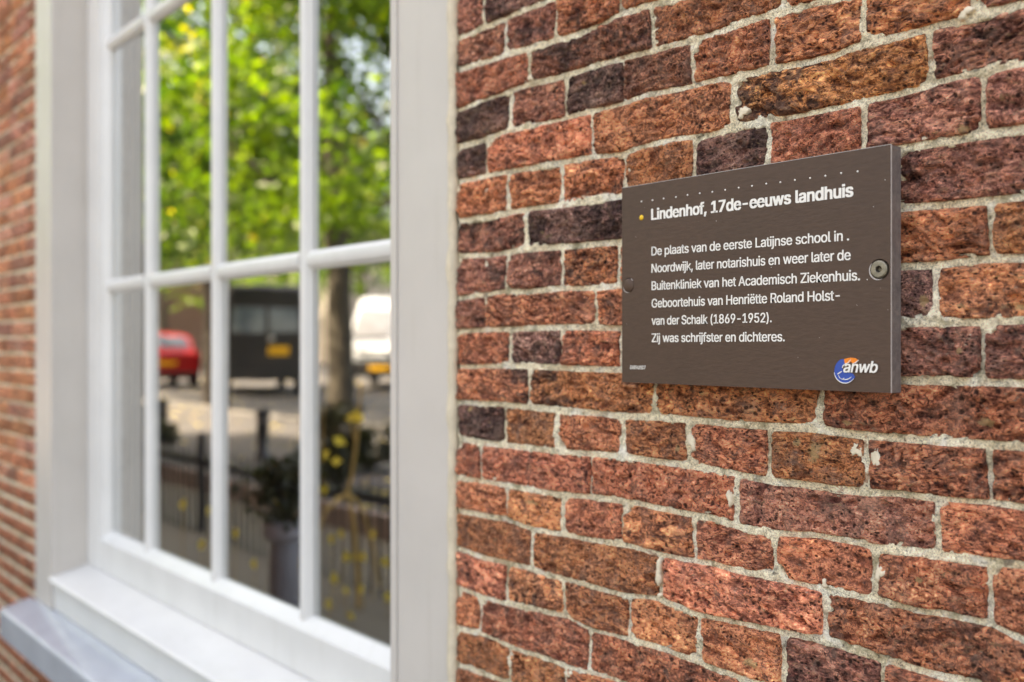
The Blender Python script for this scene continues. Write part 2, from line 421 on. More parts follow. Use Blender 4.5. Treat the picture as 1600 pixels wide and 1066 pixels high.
COURSE = 0.0546
JPX = {1: [(714, 60), (750, 45), (830, 12), (858, 0)],
2: [(717, 108), (745, 101), (790, 86), (827, 76), (858, 66), (891, 58), (931, 42), (970, 22), (1007, 11), (1052, 0)],
3: [(717, 172), (767, 153), (824, 132), (858, 124), (897, 113), (931, 101), (973, 90), (1018, 79), (1052, 70), (1075, 64), (1131, 47), (1159, 36), (1197, 24), (1253, 9), (1300, 0)],
4: [(717, 231), (756, 220), (796, 205), (858, 191), (880, 186), (925, 174), (970, 162), (1010, 149), (1066, 138), (1108, 127), (1150, 120), (1206, 106), (1253, 97), (1300, 86), (1337, 72), (1384, 61), (1431, 49), (1469, 38), (1506, 29), (1544, 19), (1600, 7)],
5: [(717, 285), (770, 273), (796, 267), (858, 257), (883, 253), (925, 245), (970, 240), (1010, 228), (1055, 217), (1094, 213), (1150, 198), (1200, 188), (1234, 183), (1319, 166), (1353, 158), (1445, 135), (1468, 127), (1516, 115), (1600, 98)],
6: [(714, 345), (770, 337), (827, 325), (880, 320), (925, 314), (970, 306), (1407, 231), (1524, 211), (1560, 206), (1600, 201)],
7: [(714, 400), (770, 398), (812, 390), (855, 386), (897, 384), (970, 377), (1407, 324), (1483, 318), (1551, 312), (1600, 307)],
8: [(717, 466), (790, 456), (827, 457), (880, 451), (925, 451), (970, 446), (1409, 416), (1483, 411), (1535, 404), (1600, 403)],
9: [(717, 517), (762, 515), (798, 514), (858, 511), (925, 511), (970, 512), (1409, 505), (1483, 503), (1545, 503), (1600, 501)],
10: [(720, 573), (796, 572), (858, 574), (897, 576), (970, 578), (1411, 594), (1483, 595), (1600, 598)],
11: [(714, 628), (790, 632), (827, 636), (875, 642), (925, 646), (976, 652), (1018, 652), (1060, 654), (1150, 664), (1206, 667), (1274, 669), (1319, 676), (1403, 685), (1516, 693), (1600, 699)],
12: [(714, 686), (756, 694), (798, 698), (858, 705), (920, 710), (976, 713), (1010, 720), (1066, 727), (1108, 732), (1150, 741), (1206, 752), (1257, 758), (1308, 766), (1347, 769), (1403, 770), (1474, 780), (1544, 785), (1600, 794)],
13: [(714, 746), (756, 752), (812, 762), (869, 772), (925, 777), (967, 783), (1010, 791), (1066, 803), (1111, 810), (1150, 823), (1206, 834), (1277, 839), (1347, 850), (1364, 857), (1431, 862), (1474, 870), (1600, 884)],
14: [(714, 798), (784, 811), (835, 828), (880, 836), (925, 845), (981, 852), (1010, 862), (1074, 876), (1108, 881), (1150, 892), (1206, 903), (1277, 919), (1347, 933), (1389, 941), (1431, 954), (1487, 962), (1544, 974), (1600, 1000)],
15: [(714, 857), (756, 872), (784, 878), (821, 887), (869, 902), (925, 916), (981, 932), (1023, 934), (1094, 962), (1150, 975), (1206, 985), (1279, 999), (1347, 1019), (1392, 1036), (1459, 1055), (1500, 1066)],
16: [(714, 917), (751, 932), (793, 944), (841, 954), (883, 965), (925, 985), (981, 999), (1037, 1016), (1088, 1036), (1150, 1058)],
17: [(714, 982), (756, 991), (798, 1010), (841, 1024), (897, 1044), (953, 1061)],
18: [(714, 1038), (770, 1058)]}
JW = {k: (np.array([Xw(a) for a, b in v]), np.array([Zw(a, b) for a, b in v])) for k, v in JPX.items()}
def zJ(k, x):
    x = np.asarray(x, float)
    if k in JW: return np.interp(x, JW[k][0], JW[k][1])
    base = EYE + 0.0208 - (k - 9) * COURSE
    return base + 0.0015 * np.sin(x * 5 + k)
# head joints per course in photo pixels, and one letter per brick from the left
HEADS = {0: ([756, 930, 1125], 'PDPOO'), 1: ([789, 870, 970, 1064], 'PPOOO'), 2: ([828, 1020, 1225, 1470], 'RVOOO'),
3: ([798, 883, 974, 1081, 1206, 1351, 1519], 'DPDPOOOP'), 4: ([760, 925, 1145, 1453], 'DROMP'),
5: ([793, 877, 977, 1084, 1203, 1351, 1536], 'OOOODRPP'), 6: ([822, 1003, 1190, 1398, 1760], 'NDROVP'),
7: ([791, 879, 967, 1083, 1205, 1350, 1549], 'PPBORROB'), 8: ([759, 934, 1160, 1461], 'PRRDB'),
9: ([796, 876, 970, 1083, 1205, 1350, 1536], 'RDRORPPV'), 10: ([827, 1021, 1281, 1640], 'RMBRO'),
11: ([789, 870, 972, 1077, 1203, 1356, 1547], 'DBOBRBRR'), 12: ([752, 922, 1150, 1464], 'RRRLR'),
13: ([791, 879, 973, 1083, 1212, 1366, 1548], 'RBRBRRRR'), 14: ([832, 1033, 1289, 1660], 'BORRO'),
15: ([793, 881, 983, 1092, 1223, 1379, 1560], 'RBOBOPRR'), 16: ([751, 922, 1165, 1440], 'BRRRO'),
17: ([798, 886, 988, 1100, 1235], 'BBORRP'), 18: ([832, 1033, 1290], 'BORRO')}
TINT = {'O': (0.88, 0.325, 0.165), 'R': (0.82, 0.290, 0.165), 'P': (0.65, 0.260, 0.180), 'D': (0.40, 0.20, 0.16),
'B': (0.84, 0.320, 0.155), 'V': (0.63, 0.255, 0.175), 'M': (0.88, 0.35, 0.155), 'N': (0.64, 0.255, 0.17), 'L': (0.84, 0.34, 0.225)}
BURN = {'O': 0.12, 'R': 0.18, 'P': 0.30, 'D': 0.52, 'B': 0.22, 'V': 0.34, 'M': 0.26, 'N': 0.46, 'L': 0.08}
# single cavities and pale inclusions seen in the photograph: px, py, half width, half height, depth
CAV = [(1183, 705, .009, .013, .008), (957, 958, .013, .009, .009), (1375, 1003, .013, .005, .008), (1442, 1005, .007, .006, .008), (1412, 725, .0022, .012, .006), (1396, 712, .002, .010, .006),
    (1428, 705, .003, .007, .006), (1510, 920, .026, .0028, .006), (1450, 806, .010, .006, .006), (1453, 832, .005, .006, .006), (1455, 262, .014, .0022, .007), (1418, 280, .012, .0045, .007), (1440, 292, .006, .004, .006),
    (1424, 372, .012, .005, .007), (1500, 385, .004, .004, .006), (1585, 465, .006, .004, .007), (830, 975, .010, .005, .007), (1045, 1005, .006, .006, .006), (905, 145, .006, .004, .005), (983, 47, .0045, .004, .007),
    (1040, 163, .010, .003, .005), (1376, 1000, .007, .007, .006), (1195, 148, .007, .006, .007), (1395, 100, .004, .006, .006), (1240, 28, .006, .004, .006), (1265, 52, .012, .0018, .005), (1350, 190, .010, .0022, .006), (1310, 195, .006, .005, .006),
    (842, 790, .006, .006, .005), (962, 733, .008, .004, .004), (1297, 952, .0045, .0045, .006), (1245, 935, .004, .004, .006), (1160, 560, .006, .006, .005), (1500, 1000, .012, .0022, .005), (1105, 800, .010, .002, .004)]
OCH = [(1277, 705, .010, .013), (1248, 690, .006, .006), (1175, 1035, .014, .006), (912, 130, .005, .004), (1330, 660, .008, .004), (1540, 660, .012, .005), (1445, 470, .005, .010), (1502, 548, .005, .004), (1505, 203, .007, .006), (735, 640, .006, .006), (1060, 700, .006, .005),
    (830, 785, .014, .005), (1100, 615, .008, .004), (1600, 480, .012, .004), (1240, 655, .005, .002), (1440, 905, .006, .003)]
CAVW = [(Xw(a), Zw(a, b), w, h, d) for a, b, w, h, d in CAV]; OCHW = [(Xw(a), Zw(a, b), w, h) for a, b, w, h in OCH]

def brick_arrays(x0, x1, top, bot, step, seed, kind='R', mort=0.0098, cut_left=False, local_z=None):
    """rough hand-moulded brick face between the joints; returns vertices about its centre, quads, burn, centre"""
    rs = np.random.RandomState(seed)
    L = x1 - x0
    nu = max(8, int(L / step)); H = COURSE; nv = max(6, int((H - mort) / step))
    us = np.linspace(0, 1, nu + 1); vs_ = np.linspace(0, 1, nv + 1)
    U, V = np.meshgrid(us, vs_, indexing='ij'); U = U.ravel(); V = V.ravel()
    jt = 0.5 * mort * (0.62 + 0.45 * rs.rand()); jb = 0.5 * mort * (0.62 + 0.45 * rs.rand()); jl = 0.5 * mort * (0.55 + 0.55 * rs.rand()); jr = 0.5 * mort * (0.55 + 0.55 * rs.rand())
    if cut_left: jl = 0.0005
    ext = 0.002
    xa, xb = x0 + jl - ext, x1 - jr + ext
    X = xa + (xb - xa) * U
    ZT, ZB = top(X) - jt + ext, bot(X) + jb - ext
    Z = ZB + (ZT - ZB) * V
    # slanted head joints
    X = X + (V - 0.5) * rs.uniform(-0.003, 0.003)
    P = np.stack([X, np.full_like(X, seed * 0.37), Z], 1)
    # distance to the outline with rounded corners, then made ragged
    a = np.minimum(X - xa, xb - X); b = np.minimum(Z - ZB, ZT - Z)
    r = rs.uniform(0.005, 0.010)
    e = np.where((a < r) & (b < r), r - np.sqrt((r - a) ** 2 + (r - b) ** 2), np.minimum(a, b))
    e = e + 0.0024 * fbm(P * 95, 3) + 0.0022 * perlin(P * 33) + (0.0006 - 0.0010 * rs.rand())
    # broken corner now and then
    for _c in range(rs.choice([0, 0, 1, 1, 2])):
        cx, cz = (xa if rs.rand() < 0.5 else xb), (ZT.mean() if rs.rand() < 0.5 else ZB.mean())
        dd = np.hypot(X - cx, Z - cz) - rs.uniform(0.007, 0.014) - 0.003 * perlin(P * 120)
        e = np.minimum(e, dd)
    rr = rs.uniform(0.0035, 0.0065)
    q = np.clip((rr - e) / rr, 0, 1.6)
    roll = rr * (1 - np.sqrt(np.clip(1 - np.minimum(q, 1) ** 2, 0, 1))) + np.clip(q - 1, 0, 1) * 0.006
    inner = np.clip(e / 0.006, 0, 1)
    # layered folds, lumps, craters
    tilt = rs.uniform(-0.25, 0.35)
    Q = np.stack([X * 26 + 0.0, P[:, 1], (Z + tilt * X) * 120], 1)
    warp = perlin(P * 28) * 1.3
    Q[:, 2] += warp
    folds = 1 - np.abs(perlin(Q)) * 2.2
    folds2 = 1 - np.abs(perlin(Q * np.array([2.1, 1, 2.0]) + 5.5)) * 2.2
    amp = {'O': 1.15, 'R': 1.0, 'P': 1.0, 'D': 1.1, 'B': 0.75, 'V': 1.2, 'M': 1.1, 'N': 1.0, 'L': 0.6}[kind] * rs.uniform(0.75, 1.25)
    if local_z is not None and local_z < 11: amp *= 1.15
    else: amp *= 0.72
    nt_ = perlin(P * np.array([17, 1, 34]) + 9.1) * 2.1 + 0.55 * perlin(P * 75) + tilt * X * 8
    fl = np.floor(nt_); fr = nt_ - fl
    terr = (fl + np.clip((fr - 0.35) / 0.18, 0, 1)) * 1.0
    h = amp * (0.0024 * folds + 0.0012 * folds2 + 0.0016 * terr) + 0.0026 * perlin(P * 20) * amp + 0.0013 * fbm(P * 150, 2) + 0.0007 * perlin(P * 430)
    fold_shade = 0.5 + 0.42 * (folds - 0.55) + 0.16 * perlin(P * 60) + 0.30 * perlin(P * 210)  # relief shading for the brick colour: crests paler, hollows darker
    h -= np.mean(h) - 0.001
    npit = int(L * rs.uniform(120, 330))
    px = rs.uniform(xa, xb, npit); pz = rs.uniform(ZB.min(), ZT.max(), npit)
    prd = rs.uniform(0.0009, 0.0028, npit) * rs.choice([1, 1, 1, 1.6], npit)
    el = rs.uniform(0.55, 1.0, npit)
    W = perlin(P * 260) * 0.0005
    for i in range(npit):
        m = (np.abs(X - px[i]) < 0.009) & (np.abs(Z - pz[i]) < 0.007)
        if not m.any(): continue
        dd = np.hypot((X[m] - px[i]) * el[i], Z[m] - pz[i]) + W[m]
        h[m] -= np.clip(1 - dd / prd[i], 0, 1) ** 0.6 * prd[i] * 1.6
    for i in range(rs.choice([0, 1, 1, 2, 3])):
        cx, cz = rs.uniform(xa, xb), rs.uniform(ZB.min(), ZT.max())
        A, B = rs.uniform(0.006, 0.016), rs.uniform(0.0025, 0.007)
        an = rs.uniform(-0.5, 0.3)
        dx, dz = X - cx, Z - cz
        dd = np.hypot((dx * math.cos(an) + dz * math.sin(an)) / A, (-dx * math.sin(an) + dz * math.cos(an)) / B) + 0.35 * perlin(P * 130)
        h -= np.clip(1 - dd, 0, 1) ** 0.7 * rs.uniform(0.0025, 0.0055)
    for (cx, cz, A, B, dp) in CAVW:
        if cx < xa - .02 or cx > xb + .02 or abs(cz - (ZT.mean() + ZB.mean()) / 2) > .05: continue
        dd = np.hypot((X - cx) / A, (Z - cz) / B) + 0.30 * perlin(P * 150)
        h -= np.clip((1 - dd) * 1.8, 0, 1) ** 0.8 * dp
    och = np.zeros_like(X)
    for (cx, cz, A, B) in OCHW:
        dd = np.hypot((X - cx) / A, (Z - cz) / B) + 0.25 * perlin(P * 90)
        och = np.maximum(och, np.clip(1.25 - dd, 0, 1))
    h = np.maximum(h, -0.009)
    face = rs.uniform(-0.0035, 0.0008)
    Y = face - h * (0.25 + 0.75 * inner) + roll
    border = (U == 0) | (U == 1) | (V == 0) | (V == 1)
    Y = np.where(border, 0.022, Y)
    burn = BURN[kind] + 0.35 * perlin(P * np.array([14, 1, 22]) + 3)
    if kind == 'M': burn = burn + 0.55 * (0.5 - U) * 1.4
    if kind == 'N': burn = burn + 0.30 * (0.5 - U)
    if seed == 10001 + 10 * 50: burn = BURN['B'] - 0.3 + 0.75 * U + 0.2 * perlin(P * 25)
    c = ((x0 + x1) / 2, 0.0, float((ZT.mean() + ZB.mean()) / 2))
    vv = np.stack([X - c[0], Y, Z - c[2]], 1)
    idx = np.arange((nu + 1) * (nv + 1)).reshape(nu + 1, nv + 1)
    f = np.stack([idx[:-1, :-1].ravel(), idx[1:, :-1].ravel(), idx[1:, 1:].ravel(), idx[:-1, 1:].ravel()], 1)
    return vv, f, (burn, fold_shade, och), c
def add_attr(m, name, vals):
    if isinstance(vals, tuple):
        for nm_, v_ in zip(('burn', 'fold_shade', 'ochre'), vals): add_attr(m, nm_, v_)
        return
    a = m.attributes.new(name, 'FLOAT', 'POINT'); a.data.foreach_set('value', np.asarray(vals, np.float32))
def jitter(col, rs, s=0.14):
    k = 1 + rs.uniform(-s, s); return (col[0] * k, col[1] * k * (1 + rs.uniform(-0.04, 0.05)), col[2] * k * (1 + rs.uniform(-0.06, 0.06)), 1)

X_START = Xw(714.5)
X_VIS = Xw(1615)
margin_v, margin_f, margin_b, moff = [], [], [], 0
rsC = np.random.RandomState(11)
brick_rects = []
for k in range(-9, 29):
    top = (lambda x, k=k: zJ(k, x)); bot = (lambda x, k=k: zJ(k + 1, x))
    if k in HEADS:
        hs, codes = HEADS[k]; xs = [X_START] + [Xw(h) for h in hs]
    else:
        xs = [X_START, X_START + (0.075 if k % 2 else 0.13)]; codes = ''
    pitch = 0.1065 if k % 2 else 0.2182
    while xs[-1] < 0.75: xs.append(xs[-1] + pitch + rsC.uniform(-0.004, 0.004))
    for i in range(len(xs) - 1):
        x0, x1 = xs[i], xs[i + 1]
        code = codes[i] if i < len(codes) else rsC.choice(list('ORRPBOVBR'))
        zc = float(top(np.array([x0]))[0])
        py_t = Y0 - (zc - EYE) * FPX * (CT + (lambda q: (ST + q * CT) / (CT - q * ST) if 0 else 0)(0) * ST) / D0
        # projection of the brick's nearer end to see whether it is in the frame
        def proj(x, z):
            dx, dy = x, D0
            zz = -ST * dx + CT * dy; xx = CT * dx + ST * dy
            return 800 + FPX * xx / zz, Y0 - FPX * (z - EYE) / zz
        pa = proj(x0, float(bot(np.array([x0]))[0])); pb = proj(x1, float(top(np.array([x1]))[0]))
        pc = proj(x1, float(bot(np.array([x1]))[0])); pd = proj(x0, float(top(np.array([x0]))[0]))
        ys = [pa[1], pb[1], pc[1], pd[1]]
        vis = pa[0] < 1606 and max(ys) > -6 and min(ys) < 1072
        seed = 10001 + k * 50 + i
        near = (0.00165 if pb[0] > 900 else 0.0021) if vis else 0.006
        vv, f, burn, c = brick_arrays(x0, x1, top, bot, near, seed, code, cut_left=(i == 0), local_z=k)
        if vis:
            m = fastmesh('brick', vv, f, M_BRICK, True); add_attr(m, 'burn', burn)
            o = bpy.data.objects.new('brick', m); o.location = c; o.color = jitter(TINT[code], rsC); link(o, house)
        else:
            margin_v.append(vv + np.array(c)); margin_f.append(f + moff); margin_b.append(np.stack(burn, 1)); moff += len(vv)
        brick_rects.append((x0, x1, k))
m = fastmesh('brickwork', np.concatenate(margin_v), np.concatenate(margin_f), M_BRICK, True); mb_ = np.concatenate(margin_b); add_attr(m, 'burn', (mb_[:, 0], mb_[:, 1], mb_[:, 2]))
o = bpy.data.objects.new('brickwork', m); o.color = (0.7, 0.24, 0.13, 1); link(props(o, kind='stuff'), house)

# mortar seen close: one rough recessed sheet
def rough_sheet(x0, x1, z0, z1, step, y, name, parent, amp=1.0, rects=None):
    nx, nz = int((x1 - x0) / step), int((z1 - z0) / step)
    X, Z = np.meshgrid(np.linspace(x0, x1, nx + 1), np.linspace(z0, z1, nz + 1), indexing='ij'); X = X.ravel(); Z = Z.ravel()
    P = np.stack([X, np.zeros_like(X) + y * 7, Z], 1)
    Y = y + amp * (-0.0022 * perlin(P * 14) - 0.0015 * perlin(P * 45) - 0.0010 * fbm(P * 130, 2) - 0.0005 * perlin(P * 420))
    if rects:
        # behind the bricks the mortar lies deeper, so it only laps over their edges
        ins = np.full_like(X, -1.0)
        for k in range(-2, 21):
            zt, zb2 = zJ(k, X), zJ(k + 1, X)
            dzz = np.minimum(zt - Z, Z - zb2)
            row = dzz > 0
            if not row.any(): continue
            for (a_, b_, kk) in rects:
                if kk != k: continue
                m_ = row & (X > a_) & (X < b_)
                ins[m_] = np.minimum(dzz[m_], np.minimum(X[m_] - a_, b_ - X[m_]))
        Y = Y + np.clip((ins - 0.0062 - 0.0025 * perlin(P * 60)) / 0.003, 0, 1) * 0.012
    idx = np.arange((nx + 1) * (nz + 1)).reshape(nx + 1, nz + 1)
    f = np.stack([idx[:-1, :-1].ravel(), idx[1:, :-1].ravel(), idx[1:, 1:].ravel(), idx[:-1, 1:].ravel()], 1)
    keep = np.ones(len(f), bool)
    return np.stack([X, Y, Z], 1), f, keep
vv, f, _ = rough_sheet(X_START, X_VIS + 0.03, EYE - 0.60, EYE + 0.62, 0.0022, 0.0022, 'mortar', house, 1.7, brick_rects)
o = bpy.data.objects.new('mortar', fastmesh('mortar', vv, f, M_MORTAR, True)); link(props(o, kind='stuff'), house)

# white lime lumps smeared over brick edges, as in the photograph
def lime(px, py, w, h, seed):
    rs = np.random.RandomState(seed); x, z = Xw(px), Zw(px, py); n = 22; vs = []; fs = []
    ph = rs.uniform(0, 6)
    rad = [0.9 + 0.30 * math.sin(2 * a + ph) + 0.22 * math.sin(3 * a + ph * 2) + 0.12 * math.sin(7 * a) + 0.13 * rs.uniform(-1, 1) for a in np.linspace(0, 2 * math.pi, n, endpoint=False)]
    rings = [(0.0, -0.0032), (0.5, -0.0030), (0.93, -0.0026), (1.0, 0.0010), (1.01, 0.006)]
    mb = MB(); vs = [(0, -0.0032, 0)]
    for ri, (s, y) in enumerate(rings[1:]):
        for i in range(n):
            a = 2 * math.pi * i / n
            vs.append((math.cos(a) * w * rad[i] * s, y + rs.uniform(-0.0004, 0.0004), math.sin(a) * h * rad[i] * s))
    for i in range(n): fs.append((0, 1 + i, 1 + (i + 1) % n))
    for r in range(len(rings) - 2):
        for i in range(n):
            a, b = 1 + r * n + i, 1 + r * n + (i + 1) % n
            fs.append((a, b, b + n, a + n))
    mb.add(vs, fs, True)
    o = mb.build('lime_patch', M_LIME, house); o.location = (x, -0.0010, z)
    return o
for i, (px, py, w, h) in enumerate([(1083, 690, .0050, .012), (1340, 703, .0055, .0085), (1372, 718, .0040, .015), (1163, 176, .006, .0075), (1031, 895, .0048, .014),
        (800, 1030, .0065, .0105), (1290, 912, .0028, .004), (1376, 895, .0045, .009), (783, 785, .004, .0035), (831, 122, .004, .005), (1142, 778, .0035, .0085),
        (764, 296, .006, .006), (763, 413, .0035, .006), (1516, 533, .0045, .007), (985, 262, .004, .006), (1510, 20, .006, .006), (890, 1052, .008, .004), (1033, 930, .003, .0035)]):
    lime(px, py, w, h, 40 + i)

# the wall itself round the window opening, and plain brickwork further off
WX0, WX1, WZ0, WZ1 = -3.309, -1.1312, EYE - 0.925, EYE + 1.95
HX0, HX1, HH = -13.0, 5.0, 7.2
wb = MB()
YB = 0.012
wb.box(HX0, WX0, YB, 0.30, 0.0, HH); wb.box(WX1, HX1, YB, 0.30, 0.0, HH)
wb.box(WX0, WX1, YB, 0.30, WZ1, HH); wb.box(WX0, WX1, YB, 0.30, 0.0, EYE - 0.83)
wb.build('masonry', M_MORTAR, house)
# bricks left of the window, one by one; shared meshes
lr = np.random.RandomState(5)
protos = {}
for nm, L in (('s', 0.2182), ('h', 0.1065)):
    protos[nm] = []
    for q in range(4):
        vv, f, burn, c = brick_arrays(-L / 2, L / 2, lambda x: 0 * x + COURSE / 2, lambda x: 0 * x - COURSE / 2, 0.0042, 900 + q * 7 + len(nm) + int(L * 100), 'R', mort=0.0065, local_z=3)
        vv = vv + np.array([c[0], 0, c[2]])
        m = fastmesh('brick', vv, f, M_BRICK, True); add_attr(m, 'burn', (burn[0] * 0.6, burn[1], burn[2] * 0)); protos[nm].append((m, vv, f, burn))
far_v, far_f, far_b, foff = [], [], [], 0
def far_brick(x, z, nm, q=None):
    global foff
    L = 0.2182 if nm == 's' else 0.1065
    a, b = L / 2 - 0.0055, COURSE / 2 - 0.0055
    y = lr.uniform(-0.002, 0.001)
    v = np.array([(-a, 0.02, -b), (a, 0.02, -b), (a, 0.02, b), (-a, 0.02, b), (-a + .002, y, -b + .002), (a - .002, y, -b + .002), (a - .002, y, b - .002), (-a + .002, y, b - .002)]) + np.array([x, 0, z])
    fq = np.array([(4, 5, 6, 7), (0, 1, 5, 4), (1, 2, 6, 5), (2, 3, 7, 6), (3, 0, 4, 7)])
    far_v.append(v); far_f.append(fq + foff); far_b.append(np.full(8, lr.uniform(0.0, 0.45))); foff += 8
rowtop = lambda k: EYE + 0.0208 - (k - 9) * COURSE
kmin, kmax = int(9 - (HH - EYE) / COURSE) + 1, int(9 + EYE / COURSE)
NLEFT = 0
for k in range(kmin, kmax):
    zc = rowtop(k) - COURSE / 2
    nm = 'h' if k % 2 else 's'; L = 0.1065 if k % 2 else 0.2182
    # leftwards from the window
    x = WX0 - 0.001 - (0 if k % 2 else 0.055)
    x -= L / 2
    first = True
    if not (k % 2):       # closer brick beside the frame
        v0 = WX0 - 0.001 - 0.055 / 2
        far_v.append(np.array([(-.024, .02, -.0215), (.026, .02, -.0215), (.026, .02, .0215), (-.024, .02, .0215), (-.022, -.001, -.0195), (.025, -.001, -.0195), (.025, -.001, .0195), (-.022, -.001, .0195)]) + np.array([v0, 0, zc]))
        far_f.append(np.array([(4, 5, 6, 7), (0, 1, 5, 4), (1, 2, 6, 5), (2, 3, 7, 6), (3, 0, 4, 7)]) + foff); far_b.append(np.full(8, 0.2)); foff += 8
    while x > HX0 + 0.1:
        px, py = proj(x + L / 2, zc)
        ind = px > -25 and -30 < py < 1100 and x + L / 2 < WX0 + 0.01 and NLEFT < 155
        if ind:
            mm = protos[nm][lr.randint(4)][0]
            o = bpy.data.objects.new('brick', mm); o.location = (x, lr.uniform(-0.0015, 0.0015), zc + lr.uniform(-0.001, 0.001)); code = lr.choice(list('OORRLLP'))
            cc = jitter(TINT[code], lr, 0.2); o.color = (cc[0], cc[1] * 1.12, cc[2] * 1.15, 1); link(o, house); NLEFT += 1
        else: far_brick(x, zc, nm)
        x -= L
    # above and below the window
    if zc > WZ1 + 0.03 or zc < EYE - 0.93:
        x = WX0 + L / 2
        while x + L / 2 < WX1 + 0.02: far_brick(x, zc, nm); x += L
    # to the right beyond the closely built part
    if k < -9 or k > 28: x = WX1 + L / 2 + 0.003
    else: x = 0.80 + L / 2 + (0.05 if k % 2 else 0)
    while x < HX1 - 0.1: far_brick(x, zc, nm); x += L
m = fastmesh('brickwork', np.concatenate(far_v), np.concatenate(far_f), M_BRICK, False); fb_ = np.concatenate(far_b); add_attr(m, 'burn', (fb_, fb_ * 0 + 0.5, fb_ * 0))
o = bpy.data.objects.new('brickwork', m); o.color = (0.7, 0.25, 0.14, 1); link(props(o, kind='stuff'), house)
vv, f, _ = rough_sheet(-4.3, WX0, 0.0, EYE + 1.9, 0.02, 0.003, 'mortar', house, 0.6)
o = bpy.data.objects.new('mortar', fastmesh('mortar', vv, f, M_MORTAR, True)); link(props(o, kind='stuff'), house)
# the rest of the shell: gables, back wall, roof
sh = MB()
sh.box(HX0, HX0 + 0.3, 0.302, 7.0, 0, HH); sh.box(HX1 - 0.3, HX1, 0.302, 7.0, 0, HH); sh.box(HX0, HX1, 7.002, 7.3, 0, HH)
sh.build('side_wall', simple('plain_brick', (0.27, 0.11, 0.07), 0.85, var=0.25, scale=12), house)
rf = MB()
rf.extrude([(-0.35, HH - 0.05), (7.6, HH - 0.05), (7.6, HH + 0.1), (3.65, HH + 3.2), (-0.35, HH + 0.1)], 'x', HX0 - 0.2, HX1 + 0.2)
rf.build('roof', simple('roof_tile', (0.12, 0.06, 0.045), 0.7, var=0.2, scale=9), house)
room = MB()
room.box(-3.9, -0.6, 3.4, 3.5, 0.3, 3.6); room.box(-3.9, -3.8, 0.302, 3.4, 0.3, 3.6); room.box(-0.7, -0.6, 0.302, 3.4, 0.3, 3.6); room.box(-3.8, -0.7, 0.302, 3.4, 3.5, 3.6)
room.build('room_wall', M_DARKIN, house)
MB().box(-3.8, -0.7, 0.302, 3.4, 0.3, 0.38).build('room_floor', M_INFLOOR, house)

# ------------------------------------------------------------------ window (part) with sub-parts
SZ = EYE - 0.6846          # where the sash meets the sill
HEADZ = EYE + 1.72
wf = MB()
# left jamb and right jamb (front part in the wall plane, deeper part behind), head
wf.box(-3.3085, -3.1386, 0.0, 0.2, EYE - 0.81, WZ1); 
wf.box(-1.3023, -1.1498, 0.0, 0.1025, EYE - 0.81, WZ1)
wf.box(-1.2480, -1.1498, 0.1030, 0.2, EYE - 0.81, WZ1)
wf.box(-3.1380, -1.3029, 0.001, 0.2, HEADZ, WZ1)
wf.box(-1.3018, -1.2850, -0.0035, -0.0003, EYE - 0.81, WZ1 - .001)
window = wf.build('window', M_WHITE, house, bevel=0.003, seg=3)
se = MB()
pts = [(-1.1392, -0.0005 + 0.001 * math.sin(i * 1.7), EYE - 0.83 + i * 0.02) for i in range(140)]
rr_ = [0.0084 + 0.0012 * math.sin(i * 0.9) * math.sin(i * 0.23) + 0.0012 * math.sin(i * 2.3 + math.sin(i)) for i in range(140)]
se.tube(pts, rr_, 12)
se.build('sealant_bead', M_SEAL, window)
# sill: sloping board with a rounded nose, face below
sl = MB()
sl.extrude([(0.19, EYE - 0.664), (0.1035, EYE - 0.6850), (-0.004, EYE - 0.7105), (-0.0095, EYE - 0.7150), (-0.0095, EYE - 0.7215), (-0.004, EYE - 0.7255), (0.006, EYE - 0.7290), (0.009, EYE - 0.81), (0.19, EYE - 0.81)], 'x', -3.1380, -1.3029)
sl.build('sill', M_SASH, window, bevel=0.0025, seg=3)
led = MB()
led.extrude([(0.16, EYE - 0.795), (0.006, EYE - 0.8115), (-0.088, EYE - 0.836), (-0.092, EYE - 0.842), (-0.092, EYE - 0.922), (-0.086, EYE - 0.926), (0.16, EYE - 0.926)], 'x', -3.36, -1.10)
lo = led.build('stone_ledge', M_ZINC, window, bevel=0.003, seg=3); lo.modifiers.remove(lo.modifiers['wn']); lo.data.polygons.foreach_set('use_smooth', [False] * len(lo.data.polygons))
